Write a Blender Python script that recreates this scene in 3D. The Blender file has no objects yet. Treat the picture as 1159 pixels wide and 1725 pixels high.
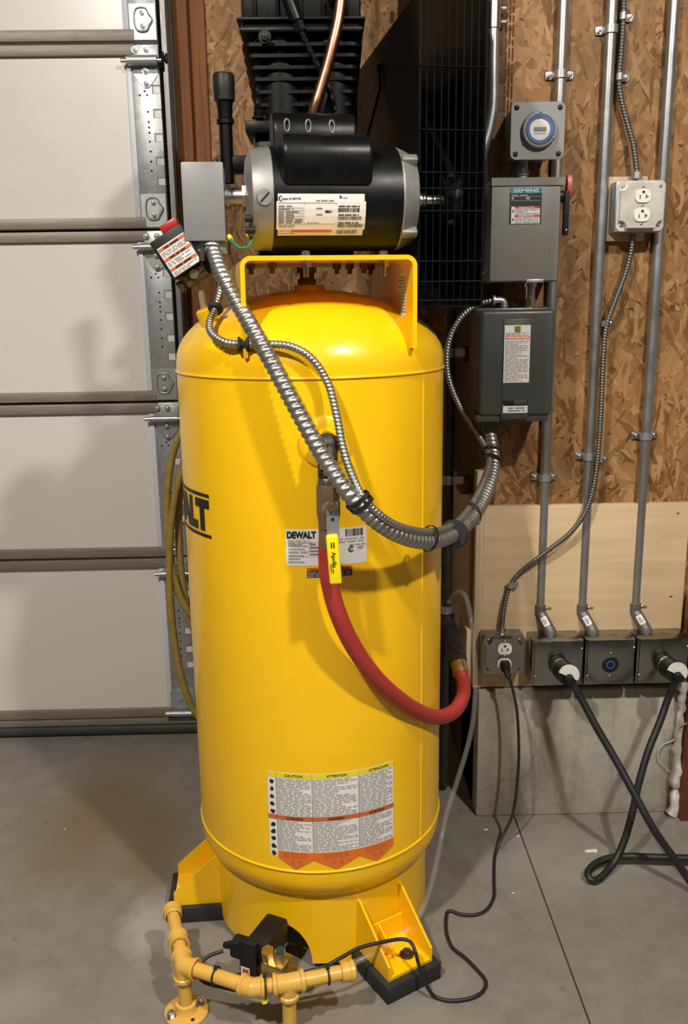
import bpy, bmesh, math, random
from mathutils import Vector, Matrix
V = Vector
rng = random.Random(7)
scene = bpy.context.scene
COL = scene.collection
PI = math.pi
# ------------------------------------------------------------------ camera
F, PITCH, YAW, ROLL, EYE = 1500.0, math.radians(13.5), math.radians(1.0), math.radians(.85), 1.30
fwd = V((math.sin(YAW)*math.cos(PITCH), math.cos(YAW)*math.cos(PITCH), -math.sin(PITCH)))
r0 = V((math.cos(YAW), -math.sin(YAW), 0)); u0 = r0.cross(fwd)
RT = r0*math.cos(ROLL) - u0*math.sin(ROLL); UP = u0*math.cos(ROLL) + r0*math.sin(ROLL)
CAM = V((0, 0, EYE))
cd = bpy.data.cameras.new('camera'); cam = bpy.data.objects.new('camera', cd); COL.objects.link(cam)
cd.sensor_fit = 'VERTICAL'; cd.sensor_height = 36; cd.lens = F/1725*36; cd.clip_start = .02
m = Matrix((RT, UP, -fwd)).transposed().to_4x4(); m.translation = CAM; cam.matrix_world = m
scene.camera = cam
def ray(x, y): return fwd + RT*((x-579.5)/F) - UP*((y-862.5)/F)
def at(x, y, Y): d = ray(x, y); return CAM + d*(Y/d.y)          # measured point of the photo at depth Y
def fl(x, y, z=0): d = ray(x, y); return CAM + d*((z-EYE)/d.z)  # measured point at height z
# ------------------------------------------------------------------ light
w = bpy.data.worlds.new('world'); scene.world = w; w.use_nodes = True
w.node_tree.nodes['Background'].inputs[0].default_value = (.95, .9, .82, 1)
w.node_tree.nodes['Background'].inputs[1].default_value = .02
def lamp(name, loc, target, size, watts, col):
    l = bpy.data.lights.new(name, 'AREA'); l.shape = 'DISK'; l.size = size; l.energy = watts; l.color = col
    o = bpy.data.objects.new(name, l); COL.objects.link(o); o.location = loc
    o.rotation_euler = (V(target)-V(loc)).to_track_quat('-Z', 'Y').to_euler()
lamp('ceiling_lamp_right', (1.08, -.08, 2.93), (.8, .7, 0), .14, 60, (1, .93, .83))
lamp('ceiling_lamp_left', (-.90, -.08, 2.93), (-.6, .8, 0), .14, 66, (1, .93, .83))
lamp('fill_lamp_middle', (.2, -2.2, 2.93), (.1, 0, 0), .4, 8, (1, .94, .85))  # added fill light behind the camera, stands for no actual fixture
vs = scene.view_settings
vs.view_transform = 'Standard'; vs.look = 'None'; vs.gamma = 1; vs.use_curve_mapping = False; vs.exposure = .22
# ------------------------------------------------------------------ mesh helpers
class MB:
    def __init__(s): s.v = []; s.f = []; s.m = []
    def add(s, vs, fs, m=0):
        b = len(s.v); s.v += [V(p) for p in vs]; s.f += [[i+b for i in f] for f in fs]; s.m += [m]*len(fs); return s
    def quad(s, a, b, c, d, m=0): return s.add([a, b, c, d], [[0, 1, 2, 3]], m)
    def box(s, c, size, rot=None, bev=0, m=0, seg=2):
        c = V(c); bm = bmesh.new(); bmesh.ops.create_cube(bm, size=1)
        for v in bm.verts: v.co = V((v.co.x*size[0], v.co.y*size[1], v.co.z*size[2]))
        if bev: bmesh.ops.bevel(bm, geom=bm.edges[:], offset=bev, segments=seg, profile=.5, affect='EDGES')
        bm.verts.index_update()
        vs = [c + (rot @ v.co if rot else v.co) for v in bm.verts]; fs = [[v.index for v in f.verts] for f in bm.faces]
        bm.free(); return s.add(vs, fs, m)
    def span(s, a, b, bev=0, m=0, seg=2):
        a, b = V(a), V(b); return s.box((a+b)/2, [abs(b[i]-a[i]) for i in range(3)], None, bev, m, seg)
    def tube(s, pts, r, n=12, m=0, caps=True, wave=None):
        pts = [V(p) for p in pts]; N = len(pts)
        rr = r if isinstance(r, (list, tuple)) else [r]*N
        T = [(pts[min(i+1, N-1)]-pts[max(i-1, 0)]).normalized() for i in range(N)]
        a = V((0, 0, 1)) if abs(T[0].z) < .9 else V((1, 0, 0))
        u = T[0].cross(a).normalized(); vs = []; L = 0
        for i in range(N):
            if i: L += (pts[i]-pts[i-1]).length
            u = (u - T[i]*u.dot(T[i])).normalized(); w_ = T[i].cross(u)
            for k in range(n):
                th = 2*PI*k/n; q = rr[i]*(wave(L, th) if wave else 1)
                vs.append(pts[i] + (u*math.cos(th)+w_*math.sin(th))*q)
        fs = [[i*n+k, i*n+(k+1) % n, (i+1)*n+(k+1) % n, (i+1)*n+k] for i in range(N-1) for k in range(n)]
        if caps: fs += [list(range(n))[::-1], [(N-1)*n+k for k in range(n)]]
        return s.add(vs, fs, m)
    def cyl(s, a, b, r, r2=None, n=20, m=0, caps=True):
        return s.tube([a, b], [r, r if r2 is None else r2], n, m, caps)
    def lathe(s, prof, o, ax=(0, 0, 1), n=32, m=0, ang=2*PI, start=0):
        o, ax = V(o), V(ax).normalized(); a = V((1, 0, 0)) if abs(ax.x) < .9 else V((0, 1, 0))
        u = (a - ax*a.dot(ax)).normalized(); w_ = ax.cross(u); full = ang > 6.28; N = n if full else n+1
        vs = [o + ax*h + (u*math.cos(start+ang*k/n)+w_*math.sin(start+ang*k/n))*max(r, 1e-5) for r, h in prof for k in range(N)]
        fs = [[i*N+k, i*N+(k+1) % N, (i+1)*N+(k+1) % N, (i+1)*N+k] for i in range(len(prof)-1) for k in range(n)]
        return s.add(vs, fs, m)
    def prism(s, poly, o, ux, uy, ext, m=0):
        o, ux, uy, ext = V(o), V(ux), V(uy), V(ext); n = len(poly)
        a = [o+ux*p[0]+uy*p[1] for p in poly]; b = [p+ext for p in a]
        return s.add(a+b, [list(range(n)), list(range(n, 2*n))[::-1]]+[[k, n+k, n+(k+1) % n, (k+1) % n] for k in range(n)], m)
    def sphere(s, c, r, n=12, m=0, sc=(1, 1, 1)):
        c = V(c); k = n//2
        vs = [c+V((sc[0]*r*math.sin(PI*i/k)*math.cos(2*PI*j/n), sc[1]*r*math.sin(PI*i/k)*math.sin(2*PI*j/n), sc[2]*r*math.cos(PI*i/k))) for i in range(k+1) for j in range(n)]
        return s.add(vs, [[i*n+j, (i+1)*n+j, (i+1)*n+(j+1) % n, i*n+(j+1) % n] for i in range(k) for j in range(n)], m)
WL = {}
def mesh_of(mb, mats, off=V((0, 0, 0)), angle=38, fix=True):
    me = bpy.data.meshes.new('mesh'); me.from_pydata([p-off for p in mb.v], [], mb.f)
    for mt in (mats if isinstance(mats, (list, tuple)) else [mats]): me.materials.append(mt)
    me.polygons.foreach_set('material_index', mb.m)
    if fix:
        bm = bmesh.new(); bm.from_mesh(me); bmesh.ops.remove_doubles(bm, verts=bm.verts, dist=1e-6)
        bmesh.ops.recalc_face_normals(bm, faces=bm.faces); bm.to_mesh(me); bm.free()
    me.polygons.foreach_set('use_smooth', [True]*len(me.polygons)); me.set_sharp_from_angle(angle=math.radians(angle))
    return me
def tag(o, label=None, cat=None, group=None, kind=None):
    for k, x in (('label', label), ('category', cat), ('group', group), ('kind', kind)):
        if x: o[k] = x
    return o
def obj(name, mb, mats, parent=None, label=None, cat=None, group=None, kind=None, angle=38, fix=True):
    off = WL[parent] if parent else V((0, 0, 0))
    o = bpy.data.objects.new(name, mesh_of(mb, mats, off, angle, fix)); COL.objects.link(o)
    if parent: o.parent = parent
    WL[o] = off
    return tag(o, label, cat, group, kind)
def inst(name, me, mat4, parent):                                   # shared-mesh piece at a world matrix
    o = bpy.data.objects.new(name, me); COL.objects.link(o); o.parent = parent
    mm = mat4.copy(); mm.translation = mm.translation - WL[parent]; o.matrix_basis = mm; WL[o] = WL[parent]; INST.add(o); return o
def thing(name, loc, label, cat, group=None, kind=None):
    o = bpy.data.objects.new(name, None); COL.objects.link(o); o.location = loc; o.empty_display_size = .05
    WL[o] = V(loc); return tag(o, label, cat, group, kind)
INST = set()
def rot_tree(o, pivot, ang):                                         # turn a finished part and its sub-parts about a vertical axis
    Rm = Matrix.Rotation(ang, 4, 'Z'); pv = Matrix.Translation(pivot)
    for x in [o]+list(o.children_recursive):
        off = WL[x.parent] if x in INST else WL[x]
        T = Matrix.Translation(-off) @ pv @ Rm @ pv.inverted() @ Matrix.Translation(off)
        if x in INST: x.matrix_basis = T @ x.matrix_basis
        else: x.data.transform(T)
def spline(pts, step=.01):
    pts = [V(p) for p in pts]; P = [2*pts[0]-pts[1]]+pts+[2*pts[-1]-pts[-2]]; out = []
    for i in range(1, len(P)-2):
        a, b, c, d = P[i-1:i+3]; n = max(2, int((c-b).length/step*1.5))
        for k in range(n):
            t = k/n; out.append(.5*((2*b)+(c-a)*t+(2*a-5*b+4*c-d)*t*t+(3*b-a-3*c+d)*t**3))
    out.append(P[-2].copy())
    L = [0]                                                          # resample evenly
    for i in range(1, len(out)): L.append(L[-1]+(out[i]-out[i-1]).length)
    N = max(2, int(L[-1]/step)); res = []; j = 0
    for k in range(N+1):
        s_ = L[-1]*k/N
        while j < len(L)-2 and L[j+1] < s_: j += 1
        t = (s_-L[j])/max(1e-9, L[j+1]-L[j]); res.append(out[j].lerp(out[j+1], min(1, t)))
    return res
def rotz(a): return Matrix.Rotation(a, 3, 'Z')
def rrect(w_, h, r, n=5):
    return [(sx*(w_/2-r)+r*math.cos(a0+PI/2*k/n), sy*(h/2-r)+r*math.sin(a0+PI/2*k/n)) for sx, sy, a0 in ((1, 1, 0), (-1, 1, PI/2), (-1, -1, PI), (1, -1, 1.5*PI)) for k in range(n+1)]
_txt = {}
def text2d(body, bold=0.0):
    key = (body, bold)
    if key not in _txt:
        cu = bpy.data.curves.new('t', 'FONT'); cu.body = body; cu.size = 1; cu.offset = bold; cu.resolution_u = 3
        ob = bpy.data.objects.new('t', cu); COL.objects.link(ob); dg = bpy.context.evaluated_depsgraph_get()
        me = bpy.data.meshes.new_from_object(ob.evaluated_get(dg))
        vs = [(v.co.x, v.co.y) for v in me.vertices]; fs = [list(p.vertices) for p in me.polygons]
        bpy.data.objects.remove(ob); bpy.data.curves.remove(cu); bpy.data.meshes.remove(me)
        x0 = min(v[0] for v in vs); x1 = max(v[0] for v in vs); y0 = min(v[1] for v in vs); y1 = max(v[1] for v in vs)
        _txt[key] = ([((x-x0)/(x1-x0), (y-y0)/(y1-y0)) for x, y in vs], fs)
    return _txt[key]
def put_text(mb, body, mp, u0, u1, v0, v1, m=0, bold=0.0, cut=0):
    vs, fs = text2d(body, bold); vs = [(u0+(u1-u0)*x, v0+(v1-v0)*y) for x, y in vs]
    if cut:
        bm = bmesh.new(); bv = [bm.verts.new((x, y, 0)) for x, y in vs]
        for f in fs:
            try: bm.faces.new([bv[i] for i in f])
            except ValueError: pass
        x = min(u0, u1)+cut
        while x < max(u0, u1):
            bmesh.ops.bisect_plane(bm, geom=bm.verts[:]+bm.edges[:]+bm.faces[:], plane_co=(x, 0, 0), plane_no=(1, 0, 0)); x += cut
        bm.verts.index_update(); vs = [(v.co.x, v.co.y) for v in bm.verts]; fs = [[v.index for v in f.verts] for f in bm.faces]; bm.free()
    mb.add([mp(x, y) for x, y in vs], fs, m)
def patch(mb, mp, u0, u1, v0, v1, m=0, n=1):
    us = [u0+(u1-u0)*k/n for k in range(n+1)]
    mb.add([mp(u, v) for u in us for v in (v0, v1)], [[2*k, 2*k+2, 2*k+3, 2*k+1] for k in range(n)], m)
def print_rows(mb, mp, u0, u1, v0, v1, rows, m=0, fill=.5, brk=.12, cut=None):
    h = (v1-v0)/rows
    for r_ in range(rows):
        y = v1-(r_+.5)*h; u = u0; end = u1-(rng.random()*.5*(u1-u0) if rng.random() < brk*2 else rng.random()*.04*(u1-u0))
        while u < end:
            l = rng.uniform(1.5, 5.5)*h
            patch(mb, mp, u, min(u+l, end), y-h*fill/2, y+h*fill/2, m); u += l+h*.7
def bars(mb, mp, u0, u1, v0, v1, n, m=0):
    u = u0; d = (u1-u0)/n
    for k in range(n): patch(mb, mp, u0+k*d, u0+k*d+d*rng.uniform(.25, .75), v0, v1, m)
def plane_map(o, ux, uz): o, ux, uz = V(o), V(ux), V(uz); return lambda u, v: o+ux*u+uz*v
# ------------------------------------------------------------------ materials
def newmat(name, col, rough=.5, metal=0.0, spec=None, coat=0):
    mt = bpy.data.materials.new(name); mt.use_nodes = True; b = mt.node_tree.nodes['Principled BSDF']
    b.inputs['Base Color'].default_value = (*col, 1); b.inputs['Roughness'].default_value = rough; b.inputs['Metallic'].default_value = metal
    if spec is not None: b.inputs['Specular IOR Level'].default_value = spec
    if coat: b.inputs['Coat Weight'].default_value = coat; b.inputs['Coat Roughness'].default_value = .12
    return mt
class G:                                                             # tiny node-graph builder
    def __init__(s, mt): s.t = mt.node_tree; s.b = s.t.nodes['Principled BSDF']; s._p = None
    def n(s, kind, **kw):
        nd = s.t.nodes.new(kind)
        for k, x in kw.items():
            if k.startswith('i_'): nd.inputs[k[2:].replace('_', ' ')].default_value = x
            else: setattr(nd, k, x)
        return nd
    def link(s, a, b): s.t.links.new(a, b)
    def pos(s):
        if not s._p: s._p = s.n('ShaderNodeNewGeometry').outputs['Position']
        return s._p
    def mapped(s, scale=(1, 1, 1), rot=(0, 0, 0), loc=(0, 0, 0), src=None):
        # rotate first, then stretch
        a = s.n('ShaderNodeMapping'); a.inputs['Rotation'].default_value = rot; a.inputs['Location'].default_value = loc; s.link(src or s.pos(), a.inputs['Vector'])
        b = s.n('ShaderNodeMapping'); b.inputs['Scale'].default_value = scale; s.link(a.outputs[0], b.inputs['Vector']); return b.outputs[0]
    def noise(s, vec, scale, detail=4, rough=.55, dist=0):
        nd = s.n('ShaderNodeTexNoise'); nd.inputs['Scale'].default_value = scale; nd.inputs['Detail'].default_value = detail
        nd.inputs['Roughness'].default_value = rough; nd.inputs['Distortion'].default_value = dist; s.link(vec, nd.inputs['Vector']); return nd.outputs['Fac']
    def ramp(s, fac, stops, interp='LINEAR'):
        nd = s.n('ShaderNodeValToRGB'); cr = nd.color_ramp; cr.interpolation = interp
        while len(cr.elements) < len(stops): cr.elements.new(.5)
        for e, (p, c) in zip(cr.elements, stops): e.position = p; e.color = (*c, 1) if len(c) == 3 else c
        s.link(fac, nd.inputs[0]); return nd.outputs[0]
    def math(s, op, a, b=None, clamp=False):
        nd = s.n('ShaderNodeMath', operation=op); nd.use_clamp = clamp
        for i, x in enumerate((a, b)):
            if x is None: continue
            if isinstance(x, (int, float)): nd.inputs[i].default_value = x
            else: s.link(x, nd.inputs[i])
        return nd.outputs[0]
    def mix(s, fac, a, b, mode='MIX'):
        nd = s.n('ShaderNodeMix', data_type='RGBA', blend_type=mode)
        for i, x in ((0, fac), (6, a), (7, b)):
            if isinstance(x, (int, float)): nd.inputs[i].default_value = x
            elif isinstance(x, tuple): nd.inputs[i].default_value = (*x, 1)
            else: s.link(x, nd.inputs[i])
        return nd.outputs[2]
    def bump(s, h, strength=.2, dist=.002):
        nd = s.n('ShaderNodeBump'); nd.inputs['Strength'].default_value = strength; nd.inputs['Distance'].default_value = dist
        s.link(h, nd.inputs['Height']); s.link(nd.outputs[0], s.b.inputs['Normal'])
    def color(s, c): s.link(c, s.b.inputs['Base Color'])
    def rough(s, c): s.link(c, s.b.inputs['Roughness'])
    def disc(s, c, r, soft, wob, axes='xy'):                          # stain mask with a ragged outline
        sub = s.n('ShaderNodeVectorMath', operation='SUBTRACT'); s.link(s.pos(), sub.inputs[0]); sub.inputs[1].default_value = c
        sc_ = s.n('ShaderNodeVectorMath', operation='MULTIPLY'); s.link(sub.outputs[0], sc_.inputs[0]); sc_.inputs[1].default_value = (1/r[0], 1/r[1], 1/r[2])
        ln = s.n('ShaderNodeVectorMath', operation='LENGTH'); s.link(sc_.outputs[0], ln.inputs[0])
        nz = s.noise(s.pos(), wob, 4, .6); d = s.math('ADD', ln.outputs['Value'], s.math('MULTIPLY', s.math('SUBTRACT', nz, .5), 1.4))
        mr = s.n('ShaderNodeMapRange'); mr.clamp = True; mr.inputs[1].default_value = 1+soft; mr.inputs[2].default_value = 1-soft; s.link(d, mr.inputs[0]); return mr.outputs[0]
def speckled(name, col, rough, var=.12, scale=30, metal=0, bump=0, spec=None, coat=0):
    mt = newmat(name, col, rough, metal, spec, coat); g = G(mt); nz = g.noise(g.pos(), scale, 5, .6)
    g.color(g.ramp(nz, [(.25, tuple(c*(1-var) for c in col)), (.75, tuple(min(1, c*(1+var)) for c in col))]))
    g.rough(g.ramp(nz, [(.3, (max(.02, rough-.06),)*3), (.7, (min(1, rough+.06),)*3)]))
    if bump: g.bump(nz, bump, .001)
    return mt
M = {}
M['yellow'] = speckled('yellow_paint', (.92, .535, .004), .3, .03, 12, bump=.015, coat=.2)
M['pipe_yellow'] = speckled('pipe_yellow', (.68, .40, .075), .33, .05, 25)
M['hose_yellow'] = speckled('hose_ochre', (.30, .21, .045), .6, .25, 40, bump=.1)
M['black_paint'] = speckled('black_paint', (.0032, .0031, .0033), .38, .2, 30, spec=.26)
M['black_cast'] = speckled('black_cast', (.0022, .0021, .0022), .42, .3, 120, bump=.12, spec=.2)
M['guard_black'] = speckled('guard_black', (.0028, .0027, .003), .5, .2, 30, spec=.13)
M['plastic_black'] = speckled('plastic_black', (.009, .009, .0095), .5, .2, 60, spec=.35)
M['rubber'] = speckled('rubber', (.018, .017, .017), .75, .35, 60, bump=.2)
M['cord'] = speckled('cord_black', (.011, .0115, .013), .5, .15, 60)
M['grey_box'] = speckled('grey_enamel', (.205, .205, .215), .42, .05, 15)
M['grey_switch'] = speckled('switch_grey', (.185, .18, .168), .45, .05, 15)
M['grey_meter'] = speckled('meter_grey', (.235, .23, .23), .5, .05, 20)
M['starter'] = speckled('starter_grey', (.05, .053, .05), .38, .08, 15)
M['steel'] = speckled('machined_steel', (.5, .49, .47), .3, .12, 50, 1)
M['bell'] = speckled('cast_aluminium', (.27, .265, .25), .5, .1, 40, .6)
M['emt'] = speckled('conduit_zinc', (.40, .405, .41), .36, .08, 18, .85)
M['galv'] = newmat('galvanized', (.4, .42, .44), .42, .7); g = G(M['galv'])
vo = g.n('ShaderNodeTexVoronoi'); vo.inputs['Scale'].default_value = 90; g.link(g.pos(), vo.inputs['Vector'])
g.color(g.mix(.5, g.ramp(vo.outputs['Color'], [(0, (.30, .315, .33)), (1, (.50, .515, .535))]), g.ramp(g.noise(g.pos(), 9), [(.3, (.32, .335, .35)), (.7, (.48, .495, .51))])))
M['box_steel'] = speckled('box_steel', (.30, .295, .285), .24, .15, 35, 1)
M['cover_steel'] = speckled('cover_steel', (.74, .71, .66), .35, .05, 20, .55)
M['flex'] = speckled('flex_steel', (.36, .355, .34), .42, .08, 60, .9)
M['armor'] = speckled('armor_steel', (.17, .166, .155), .48, .1, 80, .9)
M['chrome'] = newmat('bright_zinc', (.6, .6, .59), .26, 1)
M['track'] = speckled('track_steel', (.20, .20, .195), .45, .15, 20, .7)
M['zinc_dark'] = speckled('die_cast_zinc', (.17, .17, .172), .5, .15, 40, .6)
M['brass'] = speckled('brass', (.62, .49, .22), .3, .15, 60, 1)
M['dirty_brass'] = speckled('dull_brass', (.15, .11, .055), .45, .2, 60, .6)
M['bronze'] = speckled('bronze', (.20, .135, .085), .5, .15, 90, .3, bump=.1)
M['copper'] = speckled('copper', (.58, .265, .155), .33, .12, 20, 1)
M['nipple'] = speckled('zinc_nipple', (.42, .33, .2), .5, .1, 60, .3)
M['iron'] = speckled('black_iron', (.035, .03, .026), .5, .3, 50, .3)
M['red_hose'] = speckled('red_rubber', (.37, .034, .028), .5, .1, 40)
M['red'] = newmat('red_plastic', (.35, .012, .014), .4)
M['grip'] = newmat('yellow_vinyl', (.86, .70, .008), .35)
M['white'] = newmat('white_label', (.74, .72, .70), .45)
M['white_plastic'] = newmat('white_plastic', (.78, .74, .66), .4)
M['plug_white'] = speckled('plug_white', (.66, .64, .6), .5, .1, 120)
M['ink'] = newmat('ink_black', (.012, .011, .010), .5)
M['ink_grey'] = newmat('ink_grey', (.20, .20, .21), .5)
M['ink_light'] = newmat('ink_pale', (.34, .34, .35), .5)
M['orange'] = newmat('ink_orange', (.72, .16, .015), .5)
M['rust_ink'] = newmat('ink_rust', (.50, .13, .045), .5)
M['label_yellow'] = newmat('ink_yellow', (.80, .66, .02), .5)
M['ink_red'] = newmat('ink_red', (.55, .035, .04), .5)
M['pink_red'] = newmat('ink_pale_red', (.75, .22, .16), .5)
M['teal'] = newmat('ink_teal', (.015, .21, .30), .5)
M['gold'] = newmat('ink_gold', (.38, .30, .07), .5)
M['blue'] = newmat('blue_plastic', (.03, .11, .33), .35)
M['blue_ring'] = newmat('blue_ring', (.02, .10, .28), .35)
M['wire_green'] = newmat('wire_green', (.012, .16, .06), .5)
M['button_green'] = newmat('button_green', (.012, .045, .035), .5)
M['rusty'] = speckled('rusty_bolt', (.055, .026, .012), .7, .3, 80)
M['stamp'] = newmat('stamp_ink', (.085, .042, .016), .6, spec=.1)
M['hole'] = newmat('hole_dark', (.012, .012, .012), .9)
M['tie'] = newmat('cable_tie_black', (.012, .012, .012), .5)
M['seal'] = speckled('seal_rubber', (.045, .045, .045), .7, .2, 30)
M['paper'] = newmat('paper_scrap', (.7, .67, .62), .8)
M['foam'] = speckled('foam', (.55, .52, .48), .85, .35, 45, bump=.8)
M['rust_post'] = speckled('red_brown_paint', (.14, .032, .012), .55, .35, 25)
M['spring_wire'] = newmat('wire_white', (.5, .46, .38), .5)
M['door_white'] = speckled('door_white', (.69, .665, .625), .32, .02, 3)
M['door_vinyl'] = newmat('door_vinyl', (.62, .63, .70), .4)
M['door_rail'] = newmat('rail_taupe', (.225, .19, .16), .5, .25); g = G(M['door_rail'])
g.color(g.ramp(g.noise(g.mapped((6, 60, 120)), 3, 4, .6), [(.3, (.19, .16, .135)), (.75, (.29, .25, .21))]))
def glassy(name, col, rough, alpha):
    mt = newmat(name, col, rough); mt.node_tree.nodes['Principled BSDF'].inputs['Alpha'].default_value = alpha; return mt
M['clear'] = glassy('clear_vinyl', (.72, .68, .6), .12, .12)
M['lens'] = glassy('clear_lens', (.9, .9, .9), .03, .10)
def lumber(name, lo, hi, axis='z', scale=1):
    mt = newmat(name, hi, .6, spec=.2); g = G(mt); sc = {'z': (26, 26, 1.2), 'x': (1.2, 26, 26), 'y': (26, 1.2, 26)}[axis]
    a = g.noise(g.mapped(sc), 2.2*scale, 6, .62, .6); b = g.noise(g.mapped(tuple(x*4 for x in sc)), 3*scale, 3, .5)
    f = g.math('ADD', g.math('MULTIPLY', a, .75), g.math('MULTIPLY', b, .25))
    g.color(g.ramp(f, [(.32, lo), (.52, tuple((x+y)/2 for x, y in zip(lo, hi))), (.7, hi)])); g.bump(f, .25, .001); return mt
M['jamb'] = lumber('cedar_jamb', (.12, .040, .011), (.25, .10, .034))
M['stud'] = lumber('stud_wood', (.085, .045, .02), (.19, .11, .055))
M['pale_wood'] = lumber('pale_board', (.40, .30, .18), (.58, .45, .29))
M['bounce_lit_ply'] = lumber('bounce_lit_plywood', (.62, .48, .31), (.80, .66, .47))  # pale plywood, colour lightened to stand in for bounce light in the recess
M['plywood'] = newmat('birch_plywood', (.6, .47, .3), .5); g = G(M['plywood'])
a = g.noise(g.mapped((1.0, 8, 14)), 2.0, 5, .6, 1.2); b = g.noise(g.mapped((2.5, 2.5, 2.0), loc=(.4, 0, .2)), 1.6, 2, .5)
g.color(g.mix(.35, g.ramp(a, [(.3, (.50, .355, .205)), (.7, (.66, .50, .315))]), g.ramp(b, [(.3, (.47, .33, .18)), (.7, (.68, .53, .34))]))); g.bump(a, .08, .001)
def osb(name, ax):
    mt = newmat(name, (.3, .15, .06), .5, spec=.2); g = G(mt); cols = [(0, (.045, .018, .006)), (.16, (.12, .052, .018)), (.36, (.215, .107, .040)), (.60, (.285, .150, .060)), (.82, (.36, .207, .090)), (1, (.52, .35, .18))]
    w0 = g.n('ShaderNodeTexNoise'); w0.inputs['Scale'].default_value = 16; w0.inputs['Detail'].default_value = 4; g.link(g.pos(), w0.inputs['Vector'])
    ad = g.n('ShaderNodeVectorMath', operation='MULTIPLY_ADD'); g.link(w0.outputs['Color'], ad.inputs[0]); ad.inputs[1].default_value = (.028, .028, .028); g.link(g.pos(), ad.inputs[2]); src = ad.outputs[0]
    layers = []; heights = []
    for k, (ang, lx, ly) in enumerate(((.30, 15, 58), (1.32, 14, 64), (-.65, 16, 72), (.95, 17, 105), (-1.15, 16, 115), (1.55, 18, 130))):
        rot = (0, ang, 0) if ax == 'y' else (ang, 0, 0)
        scl = (lx, .0, ly) if ax == 'y' else (0, lx, ly)
        vn = g.n('ShaderNodeTexVoronoi'); vn.inputs['Scale'].default_value = 1; vn.inputs['Randomness'].default_value = 1
        g.link(g.mapped(scl, rot, (k*.37, k*.21, k*.13), src), vn.inputs['Vector'])
        sep = g.n('ShaderNodeSeparateColor'); g.link(vn.outputs['Color'], sep.inputs[0])
        grain = g.noise(g.mapped(tuple(q*(.8 if q < 30 else 6) for q in scl), rot, src=src), 1.6, 4, .65)
        val = g.math('ADD', g.math('MULTIPLY', sep.outputs[0], .62), g.math('MULTIPLY', grain, .42))
        layers.append((g.ramp(val, cols), sep.outputs[1])); heights.append(sep.outputs[2])
    c = layers[0][0]; hh = heights[0]
    for k in (1, 2, 3, 4, 5):
        msk = g.math('GREATER_THAN', layers[k][1], (.5, .6, .74, .80, .86)[k-1]); c = g.mix(msk, c, layers[k][0])
        mx = g.n('ShaderNodeMix'); g.link(msk, mx.inputs[0]); g.link(hh, mx.inputs[2]); g.link(heights[k], mx.inputs[3]); hh = mx.outputs[0]
    big = g.noise(g.mapped((1, 1, 1), loc=(5, 2, 1)), 5, 3, .5); c = g.mix(.55, c, g.mix(1.0, c, g.ramp(big, [(.3, (.62,)*3), (.7, (1.25,)*3)]), 'MULTIPLY'))
    knots = g.noise(g.mapped((1, 1, 1), loc=(3.1, 0, 1.7), src=src), 40, 2, .5, 1.8)
    c = g.mix(g.ramp(knots, [(.67, (0, 0, 0)), (.71, (.9, .9, .9))]), c, (.045, .018, .006))
    g.color(c); g.bump(hh, .35, .0015); g.rough(g.ramp(hh, [(0, (.42,)*3), (1, (.62,)*3)])); return mt
M['osb'] = osb('osb_board', 'y'); M['osb_side'] = osb('osb_side', 'x')
M['concrete'] = newmat('concrete_slab', (.25, .23, .2), .55); g = G(M['concrete'])
n1 = g.noise(g.pos(), 1.3, 6, .6, .3); n2 = g.noise(g.pos(), 14, 6, .65); n3 = g.noise(g.pos(), 120, 3, .5)
c = g.mix(.5, g.ramp(n1, [(.3, (.15, .136, .113)), (.7, (.25, .23, .199))]), g.ramp(n2, [(.25, (.135, .121, .101)), (.75, (.275, .254, .222))]))
c = g.mix(g.math('MULTIPLY', g.disc((-.60, 2.10, 0), (.15, .26, 1), .6, 5), .75), c, (.16, .105, .042))
c = g.mix(g.math('MULTIPLY', g.disc((-.44, 1.95, 0), (.07, .15, 1), .6, 9), .7), c, (.16, .105, .042))
c = g.mix(g.math('MULTIPLY', g.disc((-.40, 1.66, 0), (.05, .085, 1), .5, 26), .5), c, (.42, .40, .37))
c = g.mix(g.math('MULTIPLY', g.disc((-.62, 1.45, 0), (.06, .05, 1), .6, 14), .3), c, (.36, .34, .30))
c = g.mix(g.math('MULTIPLY', g.disc((.56, 1.82, 0), (.16, .10, 1), .6, 10), .4), c, (.36, .34, .30))
c = g.mix(g.math('MULTIPLY', g.disc((.78, 1.62, 0), (.22, .22, 1), .8, 4), .3), c, (.13, .11, .085))
sp = g.noise(g.pos(), 26, 2, .4); c = g.mix(g.ramp(sp, [(.70, (0, 0, 0)), (.76, (.5, .5, .5))]), c, (.10, .09, .08))
g.color(c); g.bump(n3, .12, .001); g.rough(g.ramp(n2, [(.3, (.42,)*3), (.7, (.6,)*3)]))
M['joint'] = speckled('joint_dark', (.085, .075, .062), .9, .3, 60)
M['foundation'] = newmat('foundation_concrete', (.23, .21, .18), .8); g = G(M['foundation'])
n1 = g.noise(g.mapped((3.2, 3.2, .7)), 2.2, 6, .65, .4); n2 = g.noise(g.pos(), 20, 6, .7); vo = g.n('ShaderNodeTexVoronoi', feature='DISTANCE_TO_EDGE'); vo.inputs['Scale'].default_value = 1
nz = g.n('ShaderNodeTexNoise'); nz.inputs['Scale'].default_value = 7; nz.inputs['Detail'].default_value = 4; g.link(g.pos(), nz.inputs['Vector'])
va = g.n('ShaderNodeVectorMath', operation='MULTIPLY_ADD'); g.link(nz.outputs['Color'], va.inputs[0]); va.inputs[1].default_value = (.12, .12, .12); g.link(g.pos(), va.inputs[2])
g.link(g.mapped((5.5, 0, 2.0), src=va.outputs[0]), vo.inputs['Vector'])
n4 = g.noise(g.mapped((9, 9, 1.1)), 1.5, 5, .6, .5)
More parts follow.
